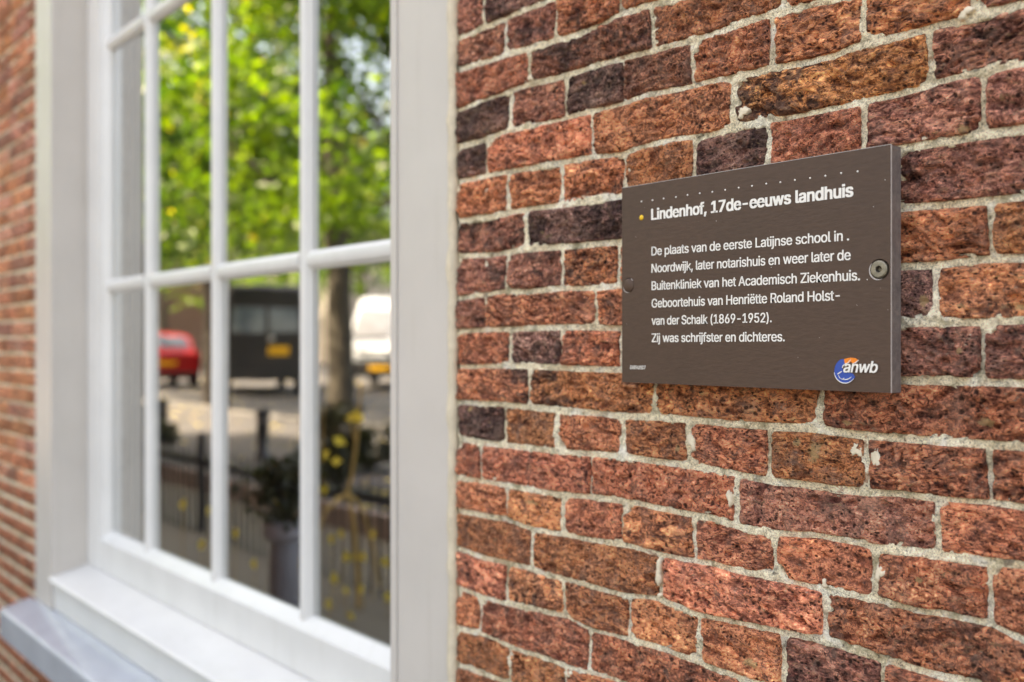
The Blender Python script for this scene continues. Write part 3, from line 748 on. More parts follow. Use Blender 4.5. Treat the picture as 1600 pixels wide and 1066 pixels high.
# sash
ZB_, ZT_ = SZ + 0.0015, HEADZ
RAILT = EYE - 0.590
MX = [(-2.707, -2.677), (-2.268, -2.238), (-1.828, -1.798)]
SXL, SXR = -3.021, -1.392
MZ = [EYE + 0.174, EYE + 0.908]
st = lambda x0, x1, z0, z1, nm: MB().box(x0, x1, 0.1035, 0.155, z0, z1).build(nm, M_SASH, window, bevel=0.003)
st(-3.1375, SXL, ZB_, ZT_ - .001, 'stile'); st(SXR, -1.2490, ZB_, ZT_ - .001, 'stile')
st(SXL + .0005, SXR - .0005, ZB_, RAILT, 'bottom_rail'); st(SXL + .0005, SXR - .0005, HEADZ - 0.09, ZT_ - .001, 'top_rail')
def bead(p, x0, x1, z0, z1, vertical):
    """half-rounded glazing bar between glass and room side"""
    mb = MB(); n = 7
    if vertical:
        c = (x0 + x1) / 2; w = (x1 - x0) / 2
        prof = [(c - w - 0.0045, 0.156), (c - w - 0.0045, 0.1315)] + [(c - w * math.cos(math.pi * i / n), 0.1285 - 0.0095 * math.sin(math.pi * i / n) ** 0.7) for i in range(n + 1)] + [(c + w + 0.0045, 0.1315), (c + w + 0.0045, 0.156)]
        mb.extrude(prof, 'z', z0, z1)
    else:
        c = (z0 + z1) / 2; w = (z1 - z0) / 2
        prof = [(0.156, c - w - 0.0045), (0.1315, c - w - 0.0045)] + [(0.1285 - 0.0095 * math.sin(math.pi * i / n) ** 0.7, c - w * math.cos(math.pi * i / n)) for i in range(n + 1)] + [(0.1315, c + w + 0.0045), (0.156, c + w + 0.0045)]
        mb.extrude(prof, 'x', x0, x1)
    return mb.build('muntin', M_SASH, window, smooth=False, bevel=0.001, seg=2)
GT = HEADZ - 0.09
zs = [RAILT + 0.0] + [z for z in MZ] + [GT]
for a, b in MX: bead(None, a, b, RAILT - 0.002, GT + 0.002, True)
for z in MZ:
    xs_ = [SXL] + [v for ab in MX for v in (ab[0] - 0.005, ab[1] + 0.005)] + [SXR]
    for i in range(0, 8, 2): bead(None, xs_[i], xs_[i + 1], z - 0.0155, z + 0.0155, False)
# bevelled glazing rebates round the sash opening
rb = MB()
rb.extrude([(0.1045, RAILT - 0.004), (0.152, RAILT - 0.004), (0.152, RAILT + 0.022), (0.1315, RAILT + 0.022)], 'x', SXL, SXR)
rb.extrude([(SXL - .004, 0.1045), (SXL + 0.018, 0.1315), (SXL + 0.018, 0.152), (SXL - .004, 0.152)], 'z', RAILT, GT)
rb.extrude([(SXR + .004, 0.1045), (SXR + .004, 0.152), (SXR - 0.018, 0.152), (SXR - 0.018, 0.1315)], 'z', RAILT, GT)
rb.build('glazing_bead', M_SASH, window, bevel=0.0015)
# panes, each hung very slightly differently
pr = random.Random(4)
colx = [(SXL, MX[0][0]), (MX[0][1], MX[1][0]), (MX[1][1], MX[2][0]), (MX[2][1], SXR)]
for (a, b) in colx:
    for i in range(3):
        z0, z1 = zs[i], zs[i + 1]
        cx, cz = (a + b) / 2, (z0 + z1) / 2; hw, hh = (b - a) / 2 + 0.004, (z1 - z0) / 2 - 0.003
        mb = MB().add([(-hw, 0, -hh), (hw, 0, -hh), (hw, 0, hh), (-hw, 0, hh)], [(0, 1, 2, 3)])
        o = mb.build('pane', M_GLASS, window, fix=False); o.location = (cx, GLASS, cz)
        o.rotation_euler = (math.radians(pr.uniform(-.16, .16)), 0, math.radians(pr.uniform(-.18, .18)))
# grey inner spacer bars seen through the glass edge

# ------------------------------------------------------------------ the brown plaque
GLY = json.loads('''{" ":[0.188,[]],"(":[0.273,[[89,207,90,244,94,283,101,324,109,364,119,403,132,441,145,477,160,510,177,539,236,539,219,503,204,466,191,428,179,390,169,351,161,313,156,276,152,241,151,207,152,176,155,145,160,115,167,83,177,50,188,16,202,-19,218,-57,236,-96,177,-96,150,-46,128,4,111,55,99,106,92,156]]],")":[0.273,[[37,-96,56,-56,72,-18,86,18,97,52,106,85,113,116,118,147,121,177,122,207,121,241,117,276,112,313,104,351,94,390,82,428,69,466,54,503,37,539,97,539,113,510,128,477,142,441,154,403,164,364,173,323,179,283,183,244,184,207,182,156,174,104,161,53,144,3,123,-47,97,-96]]],",":[0.188,[[38,-119,68,71,137,71,84,-119]]],"-":[0.453,[[337,244,337,188,114,188,114,244]]],".":[0.188,[[95,-4,78,-1,63,9,53,24,50,41,53,59,63,73,78,83,95,87,113,83,128,73,138,59,141,41,138,24,128,9,113,-1]]],"/":[0.249,[[235,533,71,-76,14,-76,178,533]]],"0":[0.453,[[227,-7,191,-3,158,7,130,24,105,48,85,77,69,113,57,155,50,202,48,254,50,306,57,353,69,395,85,431,106,461,130,484,159,502,191,512,227,516,262,512,295,502,323,484,348,461,368,431,384,395,396,353,403,306,405,254,403,202,396,155,384,113,368,77,348,48,323,24,295,7,263,-3],[227,50,261,56,290,74,306,92,320,116,330,144,338,176,342,213,344,254,342,295,338,332,330,365,320,393,306,416,290,435,261,453,227,460,192,453,163,435,147,416,134,393,123,365,115,332,111,295,109,254,111,213,115,176,123,144,134,116,147,92,163,74,192,56]]],"1":[0.453,[[76,0,76,55,391,55,391,0],[276,509,276,0,212,0,212,448,209,448,86,358,86,427,198,509]]],"2":[0.453,[[64,0,64,47,234,229,282,282,299,305,311,327,318,348,320,371,317,397,308,419,293,436,273,449,250,457,224,460,196,457,172,447,153,433,139,413,130,390,127,362,66,362,68,391,75,418,86,442,111,473,143,496,168,507,196,513,225,516,254,513,281,507,306,497,337,474,361,445,376,411,381,372,378,345,371,318,357,290,336,259,317,235,294,209,267,180,153,60,153,57,389,57,389,0]]],"3":[0.453,[[218,-7,188,-5,159,1,133,10,98,30,70,57,52,91,44,132,109,132,115,107,126,87,144,71,165,59,191,52,219,50,248,53,275,61,297,74,315,93,325,116,329,145,326,172,316,196,299,217,275,234,242,244,201,248,157,248,157,299,288,448,288,452,70,452,70,509,372,509,372,461,211,278,211,289,247,290,279,286,308,276,333,262,354,244,371,222,383,198,391,173,393,145,390,116,383,90,370,66,354,45,333,27,309,12,281,2,251,-5]]],"4":[0.453,[[40,105,40,158,247,509,311,509,109,166,109,163,413,163,413,105],[282,0,282,121,282,146,282,318,343,318,343,0]]],"5":[0.453,[[221,-7,192,-5,165,1,140,11,108,32,83,60,66,93,60,130,122,130,127,108,138,89,154,73,173,60,196,52,221,50,250,53,276,64,298,82,314,104,324,131,328,162,324,193,314,221,297,244,275,262,248,273,218,277,192,275,167,268,145,258,128,246,67,253,96,509,366,509,366,452,151,452,134,301,136,301,155,315,178,325,203,331,229,334,263,330,294,321,321,306,345,285,364,260,379,231,388,199,391,163,388,132,381,102,369,76,352,52,332,32,309,15,282,3,253,-4]]],"6":[0.453,[[226,-7,196,-4,168,3,142,15,119,31,100,51,84,74,73,101,66,130,64,162,68,199,80,239,93,268,112,302,137,340,252,509,322,509,151,261,145,261,165,288,196,307,214,312,235,314,265,312,291,305,316,295,346,271,370,240,380,215,387,187,389,157,387,127,379,98,368,73,352,50,333,30,310,14,284,3,257,-4],[226,48,254,52,279,63,299,79,314,101,324,128,327,157,324,187,314,213,299,235,279,251,254,262,226,265,198,262,174,252,153,235,138,214,128,188,125,158,128,128,138,102,153,79,174,63,198,52]]],"7":[0.453,[[97,0,323,448,323,452,62,452,62,509,391,509,391,449,165,0]]],"8":[0.453,[[226,-7,193,-5,163,1,136,11,101,33,74,62,57,96,52,135,55,166,65,195,81,220,101,241,125,256,153,265,153,267,119,282,93,308,76,342,70,380,75,417,90,450,114,477,146,498,170,508,197,514,226,516,255,514,282,508,306,498,337,477,361,450,377,417,382,380,376,342,359,308,333,282,300,267,300,265,327,256,351,241,372,220,387,195,397,166,401,135,395,96,378,62,352,33,317,11,289,1,259,-5],[226,49,258,52,285,60,307,74,323,91,333,113,337,139,333,165,322,189,305,208,283,223,256,232,226,235,196,232,169,223,147,208,130,189,119,165,115,139,119,113,129,91,145,74,167,60,195,52],[226,290,252,292,274,300,293,313,307,330,316,351,319,376,316,399,308,420,294,437,275,449,252,457,226,460,200,457,177,449,159,437,145,420,136,399,133,376,136,351,145,330,159,313,178,300,201,292]]],"9":[0.453,[[226,516,256,513,285,506,310,494,333,478,352,458,368,434,380,408,387,378,389,347,385,309,373,270,359,240,340,207,315,168,200,0,130,0,301,248,307,248,287,221,257,202,238,196,218,195,188,197,161,203,137,214,106,237,83,269,72,294,66,321,64,352,66,382,73,411,85,436,101,459,120,479,143,494,168,506,196,513],[226,460,199,457,174,446,154,429,138,407,129,381,125,352,129,322,138,295,154,274,174,257,199,247,226,243,254,247,279,257,299,273,314,295,324,321,327,350,324,381,314,407,299,429,279,446,254,457]]],"A":[0.48,[[16,0,201,509,276,509,463,0,395,0,287,302,264,372,232,478,245,478,213,371,191,302,85,0],[110,142,110,199,370,199,370,142]]],"B":[0.456,[[60,0,60,509,241,509,274,507,304,501,329,491,359,469,381,442,394,410,398,374,395,344,387,320,373,301,356,286,336,275,315,267,315,262,339,257,363,245,385,227,402,203,414,173,418,136,413,100,400,67,377,39,344,18,317,8,284,2,247,0],[125,57,245,57,281,60,309,67,330,80,349,105,355,137,352,161,342,184,327,203,306,218,279,228,248,231,125,231],[125,285,238,285,265,288,288,296,308,309,323,326,333,348,336,372,330,403,313,429,283,446,240,452,125,452]]],"D":[0.502,[[219,0,96,0,96,57,215,57,254,60,288,68,318,81,343,99,363,122,379,149,390,181,397,216,399,255,397,294,390,329,379,361,364,388,344,410,320,428,291,441,258,449,221,452,93,452,93,509,225,509,273,505,315,495,353,478,385,455,412,426,433,391,449,351,458,306,462,255,458,205,449,159,433,119,411,83,384,54,351,31,312,14,268,3],[125,509,125,0,60,0,60,509]]],"G":[0.52,[[269,-7,225,-3,185,7,149,25,118,49,91,79,69,116,53,157,43,203,40,254,43,305,53,352,69,393,91,429,117,459,149,484,184,501,223,512,265,516,304,513,340,504,374,489,403,469,429,445,449,416,465,384,474,349,408,349,399,372,387,393,373,411,356,427,337,439,315,448,291,454,265,456,236,453,209,445,183,432,160,414,141,392,125,364,113,332,106,295,103,254,106,213,113,177,125,145,141,117,161,95,184,76,210,63,238,56,269,53,309,57,345,71,374,93,396,123,407,147,413,173,415,202,434,199,283,199,283,256,478,256,478,200,475,160,466,124,451,91,431,62,406,38,377,19,344,5,308,-4]]],"H":[0.517,[[60,0,60,509,125,509,125,289,392,289,392,509,457,509,457,0,392,0,392,232,125,232,125,0]]],"L":[0.393,[[60,0,60,509,125,509,125,57,361,57,361,0]]],"N":[0.523,[[60,0,60,509,136,509,343,183,363,151,388,107,414,55,405,54,401,108,399,157,399,195,399,509,463,509,463,0,387,0,202,290,177,331,148,381,108,452,119,454,122,384,124,328,125,291,125,0]]],"R":[0.449,[[60,0,60,509,236,509,273,506,305,500,333,489,367,465,390,433,401,408,407,381,409,352,407,323,401,296,390,271,367,240,333,217,305,206,273,200,236,198,96,198,96,255,234,255,269,258,298,267,319,281,334,300,342,324,345,352,342,380,334,405,319,425,298,440,269,449,233,452,125,452,125,0],[353,0,230,229,303,229,428,0]]],"S":[0.447,[[224,-9,188,-7,156,-1,128,9,102,23,81,40,64,60,51,83,42,109,38,137,104,137,110,110,123,88,142,71,166,59,194,52,224,49,257,52,286,60,311,74,329,92,341,114,346,139,342,161,332,179,316,193,296,205,245,222,184,239,145,253,112,269,86,289,67,313,56,341,52,372,58,413,75,448,92,468,113,484,138,498,165,508,195,514,227,516,259,514,289,508,316,498,351,476,377,449,394,415,401,378,337,378,326,412,302,437,280,449,254,456,225,459,194,456,167,448,145,435,129,418,118,398,115,376,119,352,131,334,148,319,169,308,212,293,264,279,312,264,336,252,359,238,379,220,395,198,405,171,408,139,403,99,386,64,370,43,349,25,323,11,294,0,261,-7]]],"Z":[0.438,[[42,0,42,46,273,385,306,431,341,476,348,454,285,452,223,452,40,452,40,509,397,509,397,462,169,129,134,81,97,33,90,54,152,57,214,57,399,57,399,0]]],"a":[0.389,[[160,-9,126,-5,94,5,68,22,48,45,35,73,30,108,34,138,43,161,58,179,78,193,100,203,125,211,178,220,234,227,265,235,276,255,276,257,273,279,267,297,256,311,240,322,220,329,196,331,171,329,149,322,118,301,100,274,41,291,57,322,79,346,104,364,133,375,163,382,194,384,239,379,263,372,286,360,306,343,322,320,333,290,337,251,337,0,277,0,277,52,272,52,252,25,236,12,215,1,190,-6],[170,45,202,49,228,59,248,74,263,93,272,115,276,138,276,190,259,182,231,176,200,171,175,168,134,159,117,150,103,139,95,124,92,105,94,87,102,72,114,61,130,52,149,47]]],"b":[0.424,[[229,-8,198,-5,172,4,153,17,138,31,118,59,112,59,112,0,53,0,53,509,114,509,114,319,118,319,137,346,152,360,171,373,197,381,229,384,259,382,287,374,313,361,335,342,354,320,370,293,381,261,388,227,390,189,388,151,381,116,370,84,355,57,336,34,313,16,288,3,260,-6],[220,47,253,51,279,66,301,88,316,117,325,151,328,189,325,227,316,261,301,290,280,311,253,325,220,330,188,325,161,312,140,291,125,263,116,229,113,189,116,150,125,115,140,86,162,65,188,51]]],"c":[0.396,[[207,-8,174,-5,144,3,117,16,93,35,72,58,56,85,44,116,37,150,34,187,37,225,44,260,56,291,72,318,93,341,117,360,144,374,174,382,207,384,234,383,260,377,284,368,305,356,324,341,340,322,353,301,362,277,303,262,290,289,270,311,242,325,207,330,173,325,145,310,124,287,108,258,99,224,96,187,99,151,108,117,124,89,145,66,173,51,207,46,243,52,271,66,292,89,304,117,363,102,354,78,341,56,325,37,306,21,285,9,261,-1,235,-6]]],"d":[0.424,[[195,-8,165,-6,137,3,111,16,89,34,70,57,55,84,43,116,36,151,34,189,36,227,43,261,55,293,70,320,89,342,112,361,137,374,165,382,196,384,228,381,253,373,272,360,287,346,306,319,311,319,311,509,372,509,372,0,313,0,313,59,307,59,287,31,272,17,252,4,227,-5],[205,47,236,51,263,65,284,86,299,115,309,150,312,189,309,229,300,263,284,291,263,312,237,325,205,330,172,325,145,311,124,290,108,261,99,227,96,189,99,151,109,117,124,88,145,66,172,51]]],"e":[0.404,[[212,-8,177,-5,145,3,117,16,92,35,72,58,56,85,44,116,37,150,34,187,36,224,44,258,55,290,71,317,91,340,115,359,142,373,172,382,205,384,236,382,266,374,294,361,319,341,341,315,357,282,365,256,370,227,371,194,371,169,75,169,75,221,338,221,310,202,307,237,298,269,283,294,263,314,237,326,205,330,173,326,146,313,125,294,109,270,99,241,96,211,96,178,100,139,110,106,128,80,151,61,179,50,212,46,234,48,254,53,271,61,285,73,297,88,306,105,365,91,353,63,335,39,311,19,283,4,249,-5]]],"f":[0.254,[[228,379,228,327,6,327,6,379],[81,0,81,432,84,461,96,486,113,505,135,519,161,527,187,530,222,527,243,521,227,468,215,472,195,474,171,470,154,460,145,443,142,419,142,0]]],"h":[0.41,[[114,227,114,0,53,0,53,509,114,509,114,287,102,287,116,319,132,344,152,362,187,379,227,384,264,380,295,369,321,349,341,321,350,298,355,271,357,240,357,0,296,0,296,235,290,275,273,304,246,323,210,329,184,326,161,317,141,303,126,283,117,257]]],"i":[0.167,[[53,0,53,379,114,379,114,0],[84,443,67,446,54,455,44,468,41,483,44,499,54,512,67,521,84,524,100,521,114,512,123,499,126,483,123,468,114,455,100,446]]],"j":[0.167,[[53,379,114,379,114,-30,111,-63,102,-90,86,-113,65,-129,37,-139,4,-143,-10,-143,-10,-87,2,-87,25,-83,40,-72,50,-54,53,-29],[83,443,67,446,53,455,44,468,41,483,44,499,53,512,67,521,83,524,100,521,114,512,123,499,126,483,123,468,114,455,100,446]]],"k":[0.381,[[110,137,110,212,121,212,284,379,360,379,184,199,177,199],[53,0,53,509,114,509,114,0],[294,0,148,186,191,229,372,0]]],"l":[0.189,[[139,-2,101,3,74,20,58,47,53,84,53,509,114,509,114,99,115,77,120,62,130,54,146,52,160,53,170,54,181,3,162,-1]]],"m":[0.61,[[53,0,53,379,112,379,112,295,108,295,118,323,132,346,151,363,172,376,195,384,219,386,257,380,287,361,309,331,321,295,312,295,322,321,337,343,357,361,381,375,407,383,437,386,468,383,497,372,522,354,541,328,553,296,557,255,557,0,496,0,496,254,490,289,473,313,447,326,419,330,395,328,374,320,358,307,345,290,338,270,335,247,335,0,274,0,274,260,269,288,253,311,229,326,199,330,178,328,158,320,140,307,126,289,117,266,114,238,114,0]]],"n":[0.41,[[114,227,114,0,53,0,53,379,112,379,112,287,102,287,116,319,132,344,152,362,187,379,227,384,264,380,295,369,321,349,341,321,350,298,355,271,357,240,357,0,296,0,296,235,290,275,273,304,246,323,210,329,184,326,161,317,141,303,126,283,117,257]]],"o":[0.415,[[207,-8,174,-5,144,3,117,16,93,35,72,58,56,85,44,116,37,150,34,187,37,225,44,260,56,291,72,318,93,341,117,360,144,374,174,382,207,384,241,382,271,374,299,360,323,341,343,318,359,291,371,260,379,225,381,187,379,150,371,116,359,85,343,58,323,35,299,16,271,3,241,-5],[207,46,242,51,270,66,292,89,307,117,316,151,319,187,316,224,307,258,292,287,270,310,242,325,207,330,173,325,145,310,124,287,108,258,99,224,96,187,99,151,108,117,124,89,145,66,173,51]]],"p":[0.424,[[53,-143,53,379,112,379,112,319,118,319,137,346,152,360,171,373,197,381,229,384,259,382,287,374,313,361,335,342,354,320,370,293,381,261,388,227,390,189,388,151,381,116,370,84,355,57,336,34,313,16,288,3,260,-6,229,-8,198,-5,173,4,153,17,138,31,118,59,114,59,114,-143],[220,47,253,51,279,66,301,88,316,117,325,151,328,189,325,227,316,261,301,290,280,311,253,325,220,330,188,325,161,312,140,291,125,263,116,229,113,189,116,150,125,115,140,86,162,65,188,51]]],"r":[0.259,[[53,0,53,379,112,379,112,321,115,321,130,347,152,367,181,380,213,385,229,384,243,384,243,322,230,324,207,326,182,323,159,315,140,301,126,284,117,262,114,237,114,0]]],"s":[0.365,[[182,-8,145,-5,112,3,84,18,62,38,45,63,36,94,94,107,105,79,124,60,150,49,181,45,217,50,244,62,262,81,268,103,265,121,254,136,237,147,212,155,149,170,118,180,92,192,72,208,53,237,47,274,51,305,65,332,87,354,115,370,149,381,187,384,223,381,254,372,279,358,299,339,314,316,324,290,268,277,258,298,243,316,219,328,187,333,156,329,131,317,114,299,109,277,112,258,124,243,144,232,172,223,229,209,261,200,287,187,306,171,325,142,331,107,326,75,312,47,290,24,260,6,223,-5]]],"t":[0.227,[[204,379,204,327,6,327,6,379],[65,471,126,471,126,98,128,76,136,61,150,53,170,50,185,51,202,54,213,2,192,-3,168,-4,138,-1,113,7,92,21,72,52,65,93]]],"u":[0.41,[[182,-5,146,-1,115,11,89,31,69,59,60,82,54,109,53,139,53,379,114,379,114,144,119,105,137,75,164,56,200,50,226,53,249,62,268,77,283,97,293,122,296,153,296,379,357,379,357,0,298,0,298,92,307,92,294,60,277,35,257,17,222,0]]],"v":[0.389,[[163,0,17,379,84,379,165,155,187,87,206,21,184,21,203,87,224,155,305,379,371,379,226,0]]],"w":[0.567,[[138,0,23,379,87,379,133,214,154,137,175,41,165,41,186,135,206,214,252,379,316,379,362,214,382,136,402,41,391,41,413,135,434,214,480,379,545,379,429,0,368,0,319,172,305,225,291,280,277,338,291,338,277,280,263,225,248,172,199,0]]],"ë":[0.404,[[212,-8,177,-5,145,3,117,16,92,35,72,58,56,85,44,116,37,150,34,187,36,224,44,258,55,290,71,317,91,340,115,359,142,373,172,382,205,384,236,382,266,374,294,361,319,341,341,315,357,282,365,256,370,227,371,194,371,169,75,169,75,221,338,221,310,202,307,237,298,269,283,294,263,314,237,326,205,330,173,326,146,313,125,294,109,270,99,241,96,211,96,178,100,139,110,106,128,80,151,61,179,50,212,46,234,48,254,53,271,61,285,73,297,88,306,105,365,91,353,63,335,39,311,19,283,4,249,-5],[276,443,260,446,247,455,238,468,235,483,238,499,247,512,260,520,276,523,291,520,304,512,313,499,316,483,313,468,304,455,291,446],[132,443,117,446,103,455,94,468,91,483,94,499,103,512,117,520,132,523,148,520,161,512,169,499,172,483,169,468,161,455,148,446]]]}''')
_fills = {}
def glyph_fill(ch):
    if ch in _fills: return _fills[ch]
    cu = bpy.data.curves.new('glyph', 'CURVE'); cu.dimensions = '2D'; cu.fill_mode = 'BOTH'
    for l in GLY[ch][1]:
        sp = cu.splines.new('POLY'); k = len(l) // 2; sp.points.add(k - 1); sp.use_cyclic_u = True
        for i in range(k): sp.points[i].co = (l[2 * i] / 1000.0, l[2 * i + 1] / 1000.0, 0, 1)
    tmp = bpy.data.objects.new('tmp', cu); C.objects.link(tmp)
    me = bpy.data.meshes.new_from_object(tmp.evaluated_get(bpy.context.evaluated_depsgraph_get()))
    _fills[ch] = ([(v.co.x, v.co.y) for v in me.vertices], [tuple(q.vertices) for q in me.polygons])
    bpy.data.objects.remove(tmp); bpy.data.curves.remove(cu); bpy.data.meshes.remove(me)
    return _fills[ch]
def text_mesh(body, x0, z0, width, cap, y, name, mat, parent, bold=0.0, slant=0.0, dz=0.0, space=0.0, lift=0.0006):
    """polygon lettering lying on the board: starts at x0, baseline z0, scaled to width and capital height"""
    adv = 0; space = -0.022 if bold < 0.02 else -0.012; gl = []
    for ch in body:
        a, ls = GLY[ch]
        if ch == ' ': a += 0.012
        if ls: gl.append((ch, adv))
        adv += a + space
    def extent(g): return [g[1] + l[i] / 1000.0 for l in GLY[g[0]][1] for i in range(0, len(l), 2)]
    xmin = min(extent(gl[0])); xmax = max(extent(gl[-1]))
    sz = cap / 0.509; sx = width / (xmax - xmin)
    co = []; fs_ = []
    for ch, ad in gl:
        gv, gf = glyph_fill(ch)
        b_ = len(co); co += [((ad + x - xmin) * sx / sz + slant * y_, y_) for x, y_ in gv]; fs_ += [tuple(k_ + b_ for k_ in q) for q in gf]
    co = np.array(co); n = len(co)
    vv_, ff_ = [], []
    offs = [(0, 0)] if bold < 0.008 else [(-bold, -bold * .45), (bold, -bold * .45), (0, 0), (-bold, bold * .45), (bold, bold * .45)]
    for i_, (ox, oz) in enumerate(offs):
        out = np.stack([x0 + (co[:, 0] + ox) * sz, np.full(n, y - 0.000012 * i_), z0 + (co[:, 1] + oz) * sz + dz * co[:, 0] * sz], 1)
        ff_ += [tuple(j + len(vv_) for j in q) for q in fs_]; vv_ += [tuple(q) for q in out]
    me = bpy.data.meshes.new(name); me.from_pydata(vv_, [], ff_); me.materials.append(mat)
    return link(bpy.data.objects.new(name, me), parent)
DF = 0.8505                                  # distance from the camera to the plaque's face
YF = DF - D0
plaque = empty('plaque', ((Xw(972, DF) + Xw(1392, DF)) / 2, 0.0, EYE - 0.0455), 'brown history plaque with white lettering screwed to the red brick wall', 'plaque')
PO = plaque.location
def PP(px, py): return Xw(px, DF) - PO.x, Zw(px, py, DF) - PO.z
px0, px1 = Xw(971.8, DF) - PO.x, Xw(1392, DF) - PO.x
TH_B = 0.0190
HOLE = []
# board front with two round sinks: built as a plate with drilled circles
def plate_with_holes(x0, x1, z0, z1, yf, yb, holes, n=32):
    mb = MB()
    # cut front into columns: left column holds hole 1, right column holds hole 2
    hs = sorted(holes); cuts = [x0, hs[0][0] + hs[0][2] + 0.003, hs[1][0] - hs[1][2] - 0.002, x1]
    vs = []; fs = []
    def quad(a, b, c, d): 
        i = len(vs); vs.extend([(a, yf, c), (b, yf, c), (b, yf, d), (a, yf, d)]); fs.append((i, i + 1, i + 2, i + 3))
    quad(cuts[1], cuts[2], z0, z1)
    for (cx, cz, r), (a, b) in zip(hs, ((cuts[0], cuts[1]), (cuts[2], cuts[3]))):
        m0, m1 = cz - r - 0.003, cz + r + 0.003
        quad(a, b, z0, m0); quad(a, b, m1, z1)
        ring_o = []; ring_i = []; ring_b = []
        for k in range(n):
            t = 2 * math.pi * (k + 0.5) / n; c, s_ = math.cos(t), math.sin(t)
            tx = ((b - cx) if c > 0 else (cx - a)) / abs(c); tz = ((m1 - cz) if s_ > 0 else (cz - m0)) / abs(s_)
            tt = min(tx, tz)
            ring_o.append((cx + c * tt, yf, cz + s_ * tt)); ring_i.append((cx + c * r, yf, cz + s_ * r)); ring_b.append((cx + c * r, yf + 0.0045, cz + s_ * r))
        i = len(vs); vs.extend(ring_o + ring_i + ring_b)
        for k in range(n):
            k2 = (k + 1) % n
            fs.append((i + k, i + k2, i + n + k2, i + n + k)); fs.append((i + n + k, i + n + k2, i + 2 * n + k2, i + 2 * n + k))
        # corners of the square left by the ring
        for cxn, czn in ((a, m0), (b, m0), (b, m1), (a, m1)):
            best = sorted(range(n), key=lambda k: (ring_o[k][0] - cxn) ** 2 + (ring_o[k][2] - czn) ** 2)[:2]
            j = len(vs); vs.append((cxn, yf, czn)); fs.append((j, i + best[0], i + best[1]))
        fs.append(tuple(i + 2 * n + k for k in range(n)))
    mb.add(vs, fs)
    return mb
zb_, zt_ = EYE - 0.0457 - PO.z, EYE + 0.1838 - PO.z
hl = PP(981.5, 446); hr = PP(1374.5, 421)
bd = plate_with_holes(px0, px1, zb_, zt_, YF, 0, [(hl[0] + 0.0005, hl[1], 0.0088), (hr[0] - 0.0003, hr[1], 0.0098)])
board = bd.build('board', M_BOARD, plaque)
ed = MB()
ed.box(px0, px1, YF + 0.0016, YF + TH_B, zb_, zt_)
# leave the sinks free: the core sits just behind the coloured front, its rim is what one sees from the side
core = MB()
e = 0.0001
for (a0, a1, b0, b1) in ((px0, px1, zb_, zb_ + 0.004), (px0, px1, zt_ - 0.004, zt_)):
    core.box(a0, a1, YF + e, YF + TH_B, b0, b1)
core.box(px0, px0 + 0.0015, YF + e, YF + TH_B, zb_ + 0.0041, zt_ - 0.0041)
core.box(px1 - 0.0015, px1, YF + e, YF + TH_B, zb_ + 0.0041, zt_ - 0.0041)
core.box(px0 + 0.0016, px1 - 0.0016, YF + 0.006, YF + TH_B, zb_ + 0.0041, zt_ - 0.0041)
core.build('core', M_EDGE, plaque)
# pale line where the coloured face ends on the right and left edge
MB().box(px1 + 0.00005, px1 + 0.0004, YF - 0.0001, YF + 0.0013, zb_, zt_).build('face_edge', M_RIM, plaque)
MB().box(px0, px1, YF - 0.0001, YF + 0.0010, zt_ + 0.00005, zt_ + 0.0005).build('face_edge', M_RIM, plaque)
# spacers between plaque and wall
for hx in (hl, hr):
    MB().lathe([(0.006, YF + TH_B), (0.006, 0.004)], 12, (hx[0], 0, hx[1]), 'y').build('spacer', M_STEEL, plaque)
# left: brown cap; right: open sink with hexagon-socket screw
MB().lathe([(0.0, YF - 0.0007), (0.0074, YF - 0.0007), (0.0081, YF - 0.0001), (0.0083, YF + 0.004)], 32, (hl[0] + 0.0005, 0, hl[1]), 'y').build('screw_cap', M_BOARD, plaque)
sc_ = MB(); cz, cx = hr[1], hr[0] - 0.0003
sc_.lathe([(0.0030, YF + 0.0028), (0.0030, YF - 0.0016), (0.0034, YF - 0.0019), (0.0070, YF - 0.0019), (0.0082, YF - 0.0012), (0.0084, YF + 0.004)], 36, (cx, 0, cz), 'y')
sc_.lathe([(0.0, YF + 0.0026), (0.0030, YF + 0.0026)], 6, (cx, 0, cz), 'y')
scr = sc_.build('screw', M_STEEL, plaque, smooth=False)
hx_ = MB(); 
for k in range(6):
    a, b = math.pi / 3 * k, math.pi / 3 * (k + 1)
    hx_.add([(cx + .0030 * math.cos(a), YF - .0017, cz + .0030 * math.sin(a)), (cx + .0030 * math.cos(b), YF - .0017, cz + .0030 * math.sin(b)), (cx + .0024 * math.cos(b), YF + .0022, cz + .0024 * math.sin(b)), (cx + .0024 * math.cos(a), YF + .0022, cz + .0024 * math.sin(a))], [(0, 1, 2, 3)])
hx_.build('socket', simple('socket_shade_metal', (0.14, 0.12, 0.10), 0.5, metal=0.6), scr)
def crescent(cx, cz, r0, r1, a0, a1, name):
    n = 16; o_, i_ = [], []
    for k in range(n + 1):
        t = math.radians(a0 + (a1 - a0) * k / n); w = math.sin(math.pi * k / n) ** 0.7 * (r1 - r0) + 0.00005
        o_.append((cx + (r0 + w) * math.cos(t), cz + (r0 + w) * math.sin(t))); i_.append((cx + r0 * math.cos(t), cz + r0 * math.sin(t)))
    MB().extrude(o_ + i_[::-1], 'y', YF - 0.0003, YF + 0.0001).build(name, M_RIM, plaque)
crescent(cx, cz, 0.0092, 0.0104, 140, 290, 'sink_rim')
crescent(hl[0] + 0.0005, hl[1], 0.0084, 0.0091, 190, 280, 'cap_rim')
crescent(hl[0] + 0.0005, hl[1], 0.0084, 0.0089, 35, 65, 'cap_rim')

